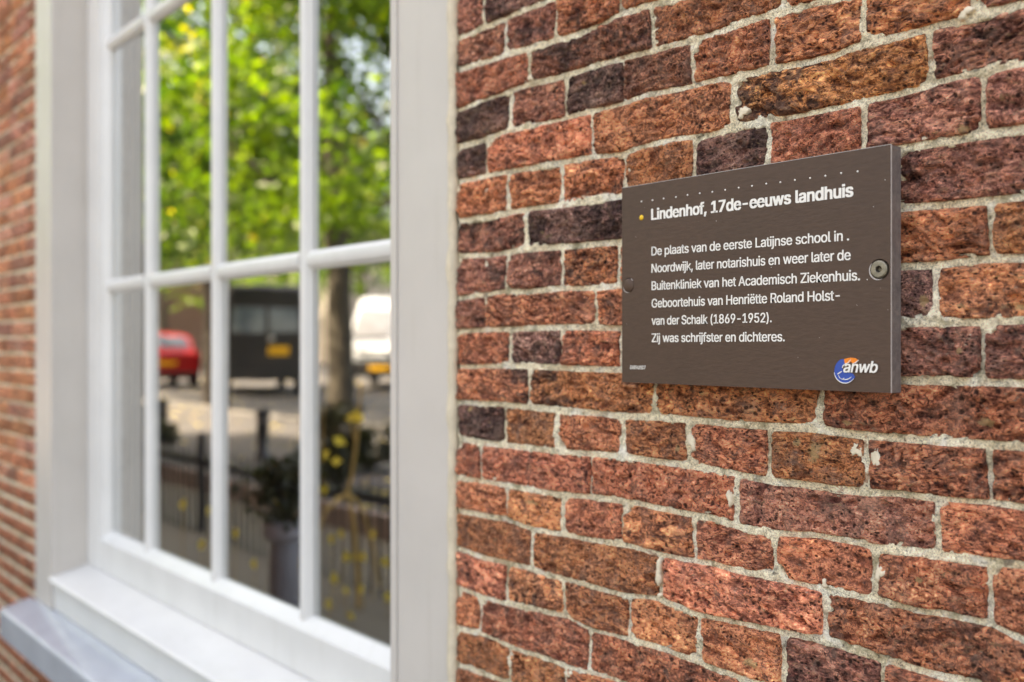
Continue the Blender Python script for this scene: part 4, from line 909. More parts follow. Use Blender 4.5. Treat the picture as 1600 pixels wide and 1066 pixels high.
def line(body, xa, ya, xb, yb, cap_px, bold=0.0, name='text_line', **kw):
    a, b = PP(xa, ya), PP(xb, yb)
    cap = PP(xa, ya - cap_px)[1] - a[1]
    return text_mesh(body, a[0], a[1], b[0] - a[0], cap, YF - 0.00015, name, M_LETTER, plaque, bold=bold, dz=(b[1] - a[1]) / (b[0] - a[0]), **kw)
line('Lindenhof, 17de-eeuws landhuis', 1018.3, 343.6, 1332.5, 306.8, 16.6, bold=0.030)
line('De plaats van de eerste Latijnse school in .', 1018.3, 399.4, 1326.5, 375.6, 13.4, bold=0.013)
line('Noordwijk, later notarishuis en weer later de', 1018.3, 426.2, 1329.0, 406.0, 13.4, bold=0.013)
line('Buitenkliniek van het Academisch Ziekenhuis.', 1018.5, 453.4, 1343.5, 438.0, 13.4, bold=0.013)
line('Geboortehuis van Henri\u00ebtte Roland Holst-', 1018.5, 480.8, 1312.0, 469.2, 13.4, bold=0.013)
line('van der Schalk (1869-1952).', 1018.5, 507.8, 1205.6, 503.5, 13.2, bold=0.013)
line('Zij was schrijfster en dichteres.', 1018.7, 534.6, 1226.0, 533.4, 13.2, bold=0.013)
line('36894/007', 984.3, 576.8, 1008.6, 577.4, 5.6, bold=0.013, name='serial_number')
# the row of small white studs
studs = [(110, 247), (155, 242), (200, 235), (250, 229), (297, 221), (347, 214), (398, 208), (450, 200), (505, 191), (559, 184), (617, 175), (674, 169), (733, 160), (795, 152), (857, 143), (921, 132), (988, 125)]
for sx_, sy_ in studs:
    p = PP(960 + sx_ / 2.6, 220 + sy_ / 2.6)
    mb = MB().lathe([(0.0, -0.0009), (0.0007, -0.0007), (0.00105, 0.0), (0.00105, 0.0004)], 10, (0, 0, 0), 'y')
    o = mb.build('stud', M_LETTER, plaque); o.location = (p[0], YF, p[1])
for sx_, sy_, r in ((1355, 437, 0.6), (1316.5, 277.8, 0), (1383, 281, .55), (1365, 323, .4), (1339, 477, .4), (1010, 410, .0), (1205, 418, .45), (1120, 390, .5), (1067, 604, 0)):
    if r:
        p = PP(sx_, sy_); o = MB().lathe([(0.0, -0.0003), (0.0008 * r, 0.0)], 6, (0, 0, 0), 'y').build('paint_fleck', M_LETTER, plaque); o.location = (p[0], YF - 0.0001, p[1])
p = PP(1002.3, 340.2)
MB().lathe([(0.0, -0.0010), (0.0022, -0.0009), (0.0030, -0.0003), (0.0031, 0.0003)], 24, (p[0], YF, p[1]), 'y').build('yellow_stud', M_YELLOW, plaque)
# emblem: blue crescent, orange cap, white strokes and word
def LG(x, y): return PP(1280 + x / 11.43, 540 + y / 11.43)
def flat(poly, mat, name, y):
    mb = MB(); pts = [LG(*q) for q in poly]
    mb.extrude(pts, 'y', YF - y, YF + 0.0001)
    return mb.build(name, mat, emblem if name != 'emblem' else plaque)
def ell(cx, cy, rx, ry, a0, a1, n=18): return [(cx + rx * math.cos(math.radians(a0 + (a1 - a0) * i / n)), cy + ry * math.sin(math.radians(a0 + (a1 - a0) * i / n))) for i in range(n + 1)]
# image angles: x right, y down
outer = ell(475, 455, 200, 228, 248, 30, 24)
inner = ell(530, 430, 118, 120, 30, 238, 18)
emblem = None
emblem = flat([(452, 245)] + ell(470, 455, 195, 225, 255, 28, 26)[1:] + [(600, 500), (520, 480), (462, 492), (425, 440), (415, 395), (455, 330)], M_BLUE, 'emblem', 0.0004)
flat([(452, 245), (500, 228), (570, 218), (640, 225), (705, 262), (690, 285), (640, 322), (600, 318), (570, 285), (535, 312), (470, 322), (455, 300)], M_ORANGE, 'orange_arc', 0.0006)
def stroke(pts, w, y=0.0008):
    L_, R_ = [], []
    for i, (x, yy) in enumerate(pts):
        a, b = pts[max(i - 1, 0)], pts[min(i + 1, len(pts) - 1)]
        d = math.hypot(b[0] - a[0], b[1] - a[1]); nx, ny = -(b[1] - a[1]) / d, (b[0] - a[0]) / d
        ww = w * (0.35 + 0.65 * math.sin(math.pi * (i + 0.5) / len(pts)))
        L_.append((x + nx * ww, yy + ny * ww)); R_.append((x - nx * ww, yy - ny * ww))
    flat(L_ + R_[::-1], M_LETTER, 'white_stroke', y)
stroke(ell(468, 450, 196, 222, 172, 40, 20), 7)
stroke([(418, 400), (432, 360), (462, 335), (500, 322)], 7)
stroke([(330, 512), (368, 488), (408, 462)], 9)
stroke([(425, 605), (437, 596), (449, 584)], 10)
stroke(ell(470, 430, 160, 178, 110, 48, 10), 7)
stroke([(470, 322), (520, 312), (572, 250)], 6, 0.0010); stroke([(600, 322), (650, 312), (708, 262)], 7, 0.0010)
stroke([(345, 520), (370, 575), (420, 610)], 3)
a, b = LG(443, 476), LG(1082, 484)
cap = (LG(443, 476 - 196)[1] - a[1])
text_mesh('anwb', a[0], a[1], (b[0] - a[0]) * 0.93, cap, YF - 0.0014, 'emblem_word', M_LETTER, plaque, bold=0.018, slant=0.22, dz=(b[1] - a[1]) / (b[0] - a[0]))

# ------------------------------------------------------------------ the street in front of the house, seen in the window
M_PAVE = NT('clinker_paving')
def _pave():
    t = M_PAVE; v = t.coord(); n = t.noise(v, 0.5, 5); b = t.n('ShaderNodeTexBrick'); b.inputs['Scale'].default_value = 4.0
    b.inputs['Color1'].default_value = (0.052, 0.052, 0.058, 1); b.inputs['Color2'].default_value = (0.074, 0.072, 0.078, 1); b.inputs['Mortar'].default_value = (0.05, 0.045, 0.042, 1); b.inputs['Mortar Size'].default_value = 0.02
    t.l(v, b.inputs['Vector'])
    t.l(t.mix(1.0, b.outputs['Color'], t.ramp(n, [(0.3, 0.75), (0.7, 1.25)]), 'MULTIPLY'), t.b.inputs['Base Color']); t.b.inputs['Roughness'].default_value = 0.85
    return t.m
M_PAVE = _pave()
M_YARD = simple('yard_cobbles', (0.30, 0.245, 0.215), 0.85, var=0.3, scale=3, bump=0.5, bscale=14)
M_KERB = simple('kerb_stone', (0.16, 0.15, 0.14), 0.8)
M_IRON = simple('black_iron', (0.02, 0.02, 0.021), 0.4)
M_BARK = simple('bark', (0.035, 0.028, 0.022), 0.9, var=0.35, scale=8, bump=0.9, bscale=22)
M_BARKL = simple('pale_bark', (0.055, 0.047, 0.035), 0.9, var=0.3, scale=8, bump=0.9, bscale=22)
M_LEAF = leaf_material('linden_leaf', [(0.15, (0.012, 0.035, 0.008)), (0.45, (0.060, 0.120, 0.014)), (0.8, (0.16, 0.24, 0.02)), (1.0, (0.40, 0.32, 0.04))], 0.5)
M_SHRUB = leaf_material('shrub_leaf', [(0.0, (0.018, 0.022, 0.010)), (1.0, (0.055, 0.055, 0.022))], 0.2)
M_FALL = leaf_material('fallen_leaf', [(0.0, (0.45, 0.30, 0.07)), (1.0, (0.85, 0.68, 0.16))], 0.2)

def sheet(name, x0, x1, y0, y1, z, mat, kind='structure'):
    o = MB().add([(x0, y0, z), (x1, y0, z), (x1, y1, z), (x0, y1, z)], [(0, 1, 2, 3)]).build(name, mat); o['kind'] = kind; return o
sheet('ground', -260, 200, -300, 120, GL - 0.13, simple('distant_ground', (0.14, 0.13, 0.10), 0.9, scale=0.4))
yard = MB().box(-70, 40, -2.3, 0.0115, YL - 0.12, YL).build('forecourt', M_YARD); yard['kind'] = 'structure'
M_WALK = simple('pavement_tiles', (0.060, 0.057, 0.060), 0.85, var=0.25, scale=3, bump=0.4, bscale=14)
walk = MB().box(-70, 40, -5.9, -2.302, GL - 0.35, GL).build('pavement', M_WALK, bevel=0.01); walk['kind'] = 'structure'
rs_ = MB().box(-70, 40, -2.299, -2.24, YL, GL + 0.02).build('kerb', M_YARD, bevel=0.01); rs_['kind'] = 'structure'
kb = MB().box(-70, 40, -6.05, -5.902, GL - 0.12, GL + 0.012).build('kerb', M_KERB, bevel=0.01); kb['kind'] = 'structure'
sheet('street', -110, 60, -24, -6.052, GL - 0.11, M_PAVE)
k2 = MB().box(-110, 60, -24.2, -24.002, GL - 0.12, GL + 0.02).build('kerb', M_KERB); k2['kind'] = 'structure'
pv = MB().box(-110, 60, -30.0, -24.202, GL - 0.12, GL).build('pavement', M_YARD); pv['kind'] = 'structure'

# fence of upright iron bars between forecourt and camera side
fence = empty('iron_fence', (-9.0, -1.5, YL), 'black iron railing of thin upright bars reflected low in the window', 'fence')
FH = 0.80
fx0, fx1 = -9.0, -0.6
MB().box(0, fx1 - fx0, -0.010, 0.010, FH - 0.10, FH - 0.065).build('top_rail', M_IRON, fence)
MB().box(0, fx1 - fx0, -0.010, 0.010, 0.10, 0.135).build('bottom_rail', M_IRON, fence)
bm = bpy.data.meshes.new('bar'); tmpb = MB().tube([(0, 0, 0), (0, 0, FH - 0.03), (0, 0, FH + 0.03)], [0.0075, 0.0075, 0.002], 8).build('bar', M_IRON, fence); barm = tmpb.data
tmpb.location = (0.05, 0.022, 0)
for i in range(1, 95):
    o = tmpb.copy(); C.objects.link(o); o.parent = fence; o.location = (0.05 + i * 0.088, 0.022, 0)
def post(x):
    o = MB().box(-0.02, 0.02, -0.02, 0.02, 0, FH + 0.06).lathe([(0.0, FH + 0.11), (0.022, FH + 0.09), (0.028, FH + 0.075), (0.018, FH + 0.055)], 12).build('post', M_IRON, fence); o.location = (x, -0.035, 0)
for x in (0.0, 2.8, 5.6, 8.4): post(x)

# bollards
def bollard(px, py, label, h=0.62):
    e = empty('bollard', mir_ground(px, py), label, 'bollard', 'bollards along the kerb')
    MB().lathe([(0.085, 0), (0.085, 0.05), (0.065, 0.07), (0.06, h * 0.82), (0.075, h * 0.84), (0.075, h * 0.9), (0.05, h * 0.97), (0.0, h)], 16).build('post', M_IRON, e)
    MB().lathe([(0.062, h * 0.70), (0.066, h * 0.70), (0.066, h * 0.76), (0.062, h * 0.76)], 16).build('band', M_KERB, e)
bollard(258, 684, 'small dark bollard on the left, below the red car in the window', 0.46)
bollard(405, 716, 'dark bollard in front of the black van, taller in the window', 0.52)

# vehicles
M_TYRE = simple('tyre_rubber', (0.02, 0.02, 0.02), 0.8)
M_RIMW = simple('wheel_rim', (0.45, 0.45, 0.46), 0.35, metal=0.6)
M_CARGLASS = simple('car_glass', (0.09, 0.12, 0.16), 0.10, coat=1.0)  # bluish sky reflection is put into the base colour
M_TAIL = simple('red_lamp', (0.5, 0.01, 0.01), 0.2, coat=0.8)
M_HEAD = simple('clear_lamp', (0.75, 0.77, 0.8), 0.12, coat=0.8)
M_PLATE = simple('yellow_plate', (0.80, 0.42, 0.02), 0.5)
M_BLK = simple('black_plastic', (0.02, 0.02, 0.022), 0.6)
def car_paint(name, c):
    return simple(name, c, 0.3, coat=0.12 if max(c) < 0.1 else 0.5, var=0.03, scale=2)
def vehicle(name, label, cat, loc, rz, st, wheels, wr, paint, tail=None, front=None):
    """st: stations from the tail (x=0) forward: (x, z bottom, z belt, z roof, half width low, half width roof)"""
    e = empty(name, loc, label, cat, rz=rz)
    vs, fs = [], []
    for (x, zb, zl, zr, hw, hr) in st:
        zm = (zb + zl) / 2
        ring = [(x, -hw * 0.93, zb), (x, -hw, zm), (x, -hw * 0.985, zl), (x, -hr, zr - 0.04), (x, -hr * 0.86, zr), (x, hr * 0.86, zr), (x, hr, zr - 0.04), (x, hw * 0.985, zl), (x, hw, zm), (x, hw * 0.93, zb)]
        vs += ring
    n = 10
    for i in range(len(st) - 1):
        for k in range(n): fs.append((i * n + k, i * n + (k + 1) % n, (i + 1) * n + (k + 1) % n, (i + 1) * n + k))
    fs += [tuple(range(n))[::-1], tuple((len(st) - 1) * n + k for k in range(n))]
    b = MB().add(vs, fs).build('body', paint, e, bevel=0.11, seg=4)
    L = st[-1][0]; W = max(s[4] for s in st)
    for wx in wheels:
        for s in (-1, 1):
            w = MB().lathe([(wr * 0.62, -0.10), (wr * 0.97, -0.10), (wr, -0.07), (wr, 0.07), (wr * 0.97, 0.10), (wr * 0.62, 0.10)], 24, (0, 0, 0), 'y').build('wheel', M_TYRE, e)
            w.location = (wx, s * (W - 0.09), wr)
            r = MB().lathe([(0, -0.105), (wr * 0.15, -0.105), (wr * 0.2, -0.08), (wr * 0.6, -0.09), (wr * 0.63, -0.10), (wr * 0.63, 0.10), (wr * 0.6, 0.09), (wr * 0.2, 0.08), (wr * 0.15, 0.105), (0, 0.105)], 20, (0, 0, 0), 'y').build('rim', M_RIMW, w)
    return e
def panel(nm, mat, e, pts, n=(0, 0, 0), th=0.02):
    """a thin plate through four corner points, with thickness along n"""
    q = [Vector(p) for p in pts]; nn = Vector(n).normalized() * th
    vs = [p - nn for p in q] + [p + nn for p in q]
    k = len(q)
    return MB().add(vs, [tuple(range(k))[::-1], tuple(range(k, 2 * k))] + [(i, (i + 1) % k, k + (i + 1) % k, k + i) for i in range(k)]).build(nm, mat, e, bevel=min(0.012, th * 0.6))
def heading(px, off=0.0):
    xp = (px - 800.0) / FPX
    vx, vy = -ST + CT * xp, CT + ST * xp
    return math.atan2(-vy, vx) + off         # along the reflected line of sight, away from the window

# red hatchback, tail towards us
a = mir_ground(272, 604)
z_red = FPX * EYE / (604 - Y0)
loc = mir_ground(266, 609, -0.11)
red = vehicle('red_hatchback', 'red hatchback parked tail towards the house, left in the window', 'car', loc, heading(272, -0.22),
    [(0.0, 0.32, 0.86, 0.93, 0.80, 0.72), (0.12, 0.24, 0.92, 1.02, 0.86, 0.70), (0.45, 0.22, 0.95, 1.44, 0.87, 0.60), (1.2, 0.22, 0.96, 1.50, 0.88, 0.62), (2.1, 0.22, 0.95, 1.46, 0.88, 0.60), (2.85, 0.22, 0.93, 1.02, 0.87, 0.68), (3.7, 0.24, 0.80, 0.88, 0.84, 0.66), (3.98, 0.3, 0.62, 0.68, 0.74, 0.60)],
    (0.75, 3.2), 0.31, car_paint('red_paint', (0.40, 0.012, 0.016)))
panel('rear_window', M_CARGLASS, red, [(0.17, -0.58, 1.05), (0.17, 0.58, 1.05), (0.42, 0.50, 1.38), (0.42, -0.50, 1.38)], (-1, 0, 0.8))
panel('windscreen', M_CARGLASS, red, [(2.80, -0.58, 1.04), (2.80, 0.58, 1.04), (2.2, 0.50, 1.41), (2.2, -0.50, 1.41)], (1, 0, 1.4))
for s in (-1, 1):
    panel('side_window', M_CARGLASS, red, [(0.55, s * 0.845, 1.0), (2.62, s * 0.845, 1.0), (2.05, s * 0.64, 1.38), (0.65, s * 0.64, 1.38)], (0, s, 0.5))
    panel('tail_lamp', M_TAIL, red, [(0.02, s * 0.60, 0.72), (0.02, s * 0.80, 0.72), (0.10, s * 0.79, 0.98), (0.10, s * 0.62, 0.98)], (-1, s * 0.2, 0))
panel('number_plate', M_PLATE, red, [(-0.01, -0.26, 0.60), (-0.01, 0.26, 0.60), (-0.01, 0.26, 0.71), (-0.01, -0.26, 0.71)], (-1, 0, 0))
panel('bumper', M_BLK, red, [(-0.03, -0.72, 0.30), (-0.03, 0.72, 0.30), (-0.03, 0.72, 0.42), (-0.03, -0.72, 0.42)], (-1, 0, 0), 0.04)

red.scale = (1, 1.12, 1)
# black high-roof van, tail towards us
loc = mir_ground(409, 618, -0.11)
van = vehicle('black_van', 'tall black van parked tail towards the house, with yellow number plate', 'van', loc, heading(415, -0.10),
    [(0.0, 0.42, 1.25, 2.55, 0.96, 0.84), (0.1, 0.38, 1.28, 2.66, 0.99, 0.86), (2.0, 0.36, 1.28, 2.72, 1.0, 0.88), (4.2, 0.36, 1.28, 2.66, 1.0, 0.86), (4.7, 0.36, 1.25, 2.30, 1.0, 0.82), (5.3, 0.36, 1.2, 1.34, 0.99, 0.86), (5.85, 0.38, 1.0, 1.12, 0.94, 0.80), (5.95, 0.45, 0.8, 0.9, 0.86, 0.72)],
    (1.1, 4.95), 0.35, car_paint('black_paint', (0.012, 0.013, 0.018)))
panel('rear_window', M_CARGLASS, van, [(-0.012, -0.78, 1.52), (-0.012, -0.04, 1.52), (0.01, -0.04, 2.12), (0.01, -0.74, 2.12)], (-1, 0, 0.05))
panel('rear_window', M_CARGLASS, van, [(-0.012, 0.04, 1.52), (-0.012, 0.78, 1.52), (0.01, 0.74, 2.12), (0.01, 0.04, 2.12)], (-1, 0, 0.05))
panel('windscreen', M_CARGLASS, van, [(5.26, -0.80, 1.40), (5.26, 0.80, 1.40), (4.75, 0.70, 2.22), (4.75, -0.70, 2.22)], (1, 0, 0.7))
for s in (-1, 1):
    panel('tail_lamp', M_TAIL, van, [(-0.01, s * 0.84, 0.95), (-0.01, s * 0.99, 0.95), (0.0, s * 0.97, 1.62), (0.0, s * 0.86, 1.62)], (-1, s * 0.2, 0), 0.03)
    panel('side_window', M_CARGLASS, van, [(3.9, s * 0.99, 1.42), (4.9, s * 0.985, 1.42), (4.55, s * 0.89, 2.1), (3.9, s * 0.89, 2.1)], (0, s, 0.1))
panel('number_plate', M_PLATE, van, [(-0.02, 0.02, 0.98), (-0.02, 0.54, 0.98), (-0.02, 0.54, 1.20), (-0.02, 0.02, 1.20)], (-1, 0, 0), 0.025)
panel('bumper', M_BLK, van, [(-0.06, -0.95, 0.40), (-0.06, 0.95, 0.40), (-0.06, 0.95, 0.60), (-0.06, -0.95, 0.60)], (-1, 0, 0), 0.07)
MB().lathe([(0, -0.03), (0.07, -0.03), (0.08, 0), (0.0, 0)], 20, (0, 0, 0), 'x').build('badge', M_RIMW, van).location = (-0.005, 0.1, 1.38)

# white van, nose towards us
loc = mir_ground(588, 615, -0.11)
wv = vehicle('white_van', 'white van parked nose towards the house at the right window edge', 'van', loc, heading(603, math.pi + 0.15),
    [(0.0, 0.42, 1.2, 2.35, 0.96, 0.84), (0.1, 0.38, 1.22, 2.46, 0.99, 0.86), (2.0, 0.36, 1.22, 2.5, 1.0, 0.88), (3.6, 0.36, 1.22, 2.42, 1.0, 0.84), (4.1, 0.36, 1.2, 2.15, 1.0, 0.82), (4.75, 0.36, 1.18, 1.30, 0.99, 0.86), (5.35, 0.38, 1.0, 1.12, 0.94, 0.80), (5.5, 0.45, 0.8, 0.9, 0.88, 0.72)],
    (1.0, 4.5), 0.35, car_paint('white_car_paint', (0.36, 0.39, 0.43)))
wv.location = Vector(loc) + Vector((math.cos(wv.rotation_euler.z), math.sin(wv.rotation_euler.z), 0)) * -5.5
panel('windscreen', M_CARGLASS, wv, [(4.74, -0.84, 1.34), (4.74, 0.84, 1.34), (4.16, 0.74, 2.08), (4.16, -0.74, 2.08)], (1, 0, 0.8), 0.03)
for s in (-1, 1):
    panel('side_window', M_CARGLASS, wv, [(3.2, s * 0.995, 1.36), (4.45, s * 0.99, 1.36), (4.05, s * 0.86, 2.0), (3.2, s * 0.88, 2.0)], (0, s, 0.1))
    panel('headlamp', M_HEAD, wv, [(5.42, s * 0.62, 0.80), (5.30, s * 0.90, 0.80), (5.22, s * 0.90, 1.06), (5.36, s * 0.62, 1.02)], (1, s * 0.3, 0.2), 0.03)
panel('grille', M_BLK, wv, [(5.49, -0.55, 0.80), (5.49, 0.55, 0.80), (5.43, 0.55, 1.0), (5.43, -0.55, 1.0)], (1, 0, 0.2), 0.02)
panel('number_plate', M_PLATE, wv, [(5.56, -0.27, 0.52), (5.56, 0.27, 0.52), (5.56, 0.27, 0.64), (5.56, -0.27, 0.64)], (1, 0, 0), 0.015)
panel('bumper', M_BLK, wv, [(5.50, -0.88, 0.40), (5.50, 0.88, 0.40), (5.50, 0.88, 0.74), (5.50, -0.88, 0.74)], (1, 0, 0), 0.05)

# trees
def leaves(name, centres, radii, count, size, mat, parent, seed, shell=0.35, clump=None, zmin=None):
    rs = np.random.RandomState(seed)
    centres = np.array(centres, float); radii = np.array(radii, float)
    vol = radii.prod(1); pk = vol / vol.sum()
    # leaf clumps first, then leaves round each clump
    ncl = max(6, count // 75)
    which = rs.choice(len(centres), ncl, p=pk)
    d = rs.normal(size=(ncl, 3)); d /= np.linalg.norm(d, axis=1)[:, None]
    rad = (shell + (1 - shell) * rs.rand(ncl)) ** 0.6
    cc = centres[which] + d * rad[:, None] * radii[which]
    w2 = rs.randint(0, ncl, count)
    p = cc[w2] + rs.normal(size=(count, 3)) * (clump or 0.36) * np.array([1, 1, 0.6])
    if zmin is not None:
        kp = p[:, 2] > zmin + rs.rand(len(p)) * 0.5; p = p[kp]; w2 = w2[kp]
    n = len(p)
    a = rs.normal(size=(n, 3)); a[:, 2] *= 0.6; a[:, 2] -= 0.35; a /= np.linalg.norm(a, axis=1)[:, None]
    b = rs.normal(size=(n, 3)); b = b - (a * b).sum(1)[:, None] * a; b /= np.linalg.norm(b, axis=1)[:, None]
    c = np.cross(a, b); s = size * rs.uniform(0.6, 1.25, n)[:, None]
    v = np.stack([p, p + a * s * 0.45 + b * s * 0.48 + c * s * 0.10, p + a * s * 1.1, p + a * s * 0.45 - b * s * 0.48 + c * s * 0.10], 1).reshape(-1, 3)
    i = np.arange(n)[:, None] * 4
    f = np.concatenate([i + np.array([0, 1, 2]), i + np.array([0, 2, 3])])
    m = fastmesh(name, v, f, mat)
    tone = np.clip(0.45 + 0.36 * perlin(p * 0.8) + rs.normal(size=ncl)[w2[:n] if len(w2) == n else 0] * 0.12 + rs.normal(size=n) * 0.07, 0, 0.93); tone[rs.rand(n) < 0.006] = 1.0
    add_attr(m, 'tone', np.repeat(tone, 4))
    o = bpy.data.objects.new(name, m); return link(o, parent)
def tree(label, base, h_trunk, r, blobs, count, bark, seed, lean=0.0, size=0.10, limbs=7, zmin=2.3, group='street trees seen in the window'):
    rd = random.Random(seed)
    e = empty('linden_tree', base, label, 'tree', group)
    pts = [(0, 0, -0.12), (0.02, 0, 0.3), (lean * 0.4 + 0.05, 0.02, h_trunk * 0.5), (lean, 0.0, h_trunk), (lean * 1.3, 0.1, h_trunk * 1.5), (lean * 1.2, 0.1, h_trunk * 2.1)]
    mb = MB().tube(pts, [r * 1.35, r * 1.08, r * 0.95, r * 0.85, r * 0.55, r * 0.2], 14)
    for i in range(limbs):
        z0 = h_trunk * rd.uniform(0.75, 1.6); t = rd.choice(blobs)[0]
        ang = rd.uniform(0, 2 * math.pi); L = rd.uniform(1.6, 3.6)
        a = Vector((lean * min(1, z0 / h_trunk), 0, z0)); bq = a + Vector((math.cos(ang) * L * .5, math.sin(ang) * L * .5, L * .35)); cq = a + Vector((math.cos(ang + .2) * L, math.sin(ang + .2) * L, L * .75))
        mb.tube([a, bq, cq, cq + (cq - bq) * 0.6], [r * 0.38, r * 0.26, r * 0.14, r * 0.05], 8)
        for j in range(3):
            st_ = bq.lerp(cq, j / 3); an = rd.uniform(0, 6.3)
            mb.tube([st_, st_ + Vector((math.cos(an) * .7, math.sin(an) * .7, .25)), st_ + Vector((math.cos(an) * 1.4, math.sin(an) * 1.4, .4))], [r * .11, r * .07, r * .02], 6)
    mb.build('trunk', bark, e)
    leaves('crown', [b[0] for b in blobs], [b[1] for b in blobs], count, size, M_LEAF, e, seed, zmin=zmin)
    return e
def blobset(seed, R, z0, z1, n=7, lean=0):
    rd = random.Random(seed); out = []
    for i in range(n):
        a = 2 * math.pi * i / n + rd.uniform(-.4, .4); q = R * rd.uniform(0.3, 0.7)
        out.append(((lean + math.cos(a) * q, math.sin(a) * q, rd.uniform(z0 + 1, z1 - 1.3)), (R * rd.uniform(.35, .5), R * rd.uniform(.35, .5), rd.uniform(1.0, 1.7))))
    out.append(((lean, 0, z1 - 1.6), (R * .55, R * .55, 1.8)))
    return out
tree('thick trunked linden nearest the window, trunk beside the white van', mir_ground(526, 655), 3.2, 0.19, blobset(1, 4.2, 2.2, 9.5, 8), 13000, M_BARKL, 1, size=0.14, limbs=3)
def at_depth(px, z, zg=-0.11):
    p = mir(px, Y0, z); return (p[0], p[1], GL + zg)
tree('leafy linden behind the black van in the window', at_depth(430, 38), 3.6, 0.24, blobset(2, 5.0, 2.4, 11.5, 9), 14000, M_BARK, 2, size=0.17)
tree('dark trunked linden left of the red car in the window', at_depth(214, 20), 3.4, 0.25, blobset(3, 4.6, 2.3, 10, 8), 10000, M_BARK, 3, size=0.14)
tree('linden with low bright branches between the two bollards', at_depth(337, 17.5), 3.3, 0.17, blobset(4, 4.0, 2.3, 9.5, 8), 9500, M_BARK, 4, size=0.14)
tree('linden beyond the right window edge', at_depth(680, 17), 3.3, 0.22, blobset(5, 4.4, 2.4, 9.5, 8), 12000, M_BARK, 5, size=0.12)
tree('linden far down the street behind the red car', at_depth(262, 47), 3.6, 0.22, blobset(6, 5.5, 2.6, 12, 9), 11000, M_BARKL, 6, size=0.20)
tree('linden far behind the white van', at_depth(560, 50), 3.6, 0.2, blobset(7, 5.0, 3.6, 12, 9), 9000, M_BARK, 7, size=0.20)
tree('linden at the far left of the street', at_depth(60, 24), 3.4, 0.22, blobset(8, 4.8, 2.4, 10, 8), 7500, M_BARK, 8, size=0.13)

# shrubs, planter and sapling in the front garden
def shrub(px, z, w, h, label, n, seed, zb=None, mat=None, size=0.05):
    p = mir(px, Y0, z); e = empty('shrub', (p[0], p[1], (YL if z < 6 else GL) + (zb or 0)), label, 'shrub')
    mb = MB(); rd = random.Random(seed)
    for i in range(9):
        a = rd.uniform(0, 6.3); mb.tube([(0, 0, 0), (math.cos(a) * w * .3, math.sin(a) * w * .3, h * .45), (math.cos(a) * w * .7, math.sin(a) * w * .7, h * .9)], [0.012, 0.008, 0.003], 6)
    mb.build('stem', M_BARK, e)
    leaves('foliage', [(0, 0, h * .62), (w * .3, 0, h * .5), (-w * .3, 0, h * .5)], [(w * .8, w * .8, h * .36)] * 3, n, size, mat or M_SHRUB, e, seed, clump=0.05)
    return e
pl_p = mir(442, Y0, 4.3)
planter = empty('planter', (pl_p[0], pl_p[1], YL), 'grey round planter with a thick rim standing by the railing', 'planter')
M_PLANT = simple('planter_grey', (0.17, 0.165, 0.18), 0.6, var=0.15, scale=10)
MB().lathe([(0.0, 0), (0.055, 0), (0.06, 0.02), (0.068, 0.63), (0.06, 0.64), (0.0, 0.64)], 28).build('pot', M_PLANT, planter)
MB().lathe([(0.066, 0.63), (0.082, 0.64), (0.088, 0.66), (0.088, 0.705), (0.08, 0.72), (0.068, 0.72), (0.065, 0.69), (0.0, 0.69)], 28).build('rim', simple('planter_rim_grey', (0.30, 0.29, 0.33), 0.5), planter)
shrub(446, 4.3, 0.15, 0.30, 'dark bushy plant growing in the grey planter', 700, 21, zb=0.70, size=0.035)
shrub(522, 7.2, 0.30, 0.75, 'dark shrub at the foot of the thick linden trunk', 1800, 22)
shrub(575, 8.5, 0.40, 0.38, 'low dark shrub behind the pale bare stems', 1500, 23)
shrub(228, 9.0, 0.34, 0.55, 'dark shrub at the left window edge behind the railing', 1500, 24)

sp_ = mir(545, Y0, 4.6)
sap = empty('sapling', (sp_[0], sp_[1], 0), 'bare yellowish sapling with curving stems reflected in the right pane', 'sapling')
M_TWIG = simple('yellow_twig', (0.42, 0.27, 0.08), 0.6, var=0.2, scale=20)
def tw(pts, r0, r1):
    q = []
    for px, py, z in pts:
        p = mir(px, py, z); q.append((p[0] - sp_[0], p[1] - sp_[1], p[2]))
    n = len(q); return [q, [r0 + (r1 - r0) * i / (n - 1) for i in range(n)]]
mb = MB()
for pts, r0, r1 in (([(553, 1030, 4.55), (556, 900, 4.55), (548, 810, 4.55), (538, 772, 4.55)], .012, .011), ([(538, 772, 4.55), (546, 745, 4.55), (552, 700, 4.55), (556, 650, 4.55), (561, 600, 4.55)], .011, .006),
        ([(538, 772, 4.55), (520, 785, 4.5), (505, 800, 4.45), (494, 830, 4.4)], .010, .005), ([(538, 772, 4.55), (555, 785, 4.6), (566, 806, 4.62), (580, 860, 4.65), (588, 920, 4.68)], .010, .006),
        ([(552, 700, 4.55), (545, 665, 4.5), (538, 652, 4.5)], .006, .003), ([(505, 800, 4.45), (500, 760, 4.4), (499, 700, 4.4), (503, 640, 4.4)], .006, .003), ([(470, 860, 4.4), (458, 930, 4.4), (450, 980, 4.4)], .006, .005), ([(494, 830, 4.4), (480, 845, 4.4), (470, 860, 4.4)], .006, .006)):
    a = tw(pts, r0, r1); mb.tube(a[0], a[1], 8)
mb.build('stem', M_TWIG, sap)
rs = random.Random(9)
lm = MB()
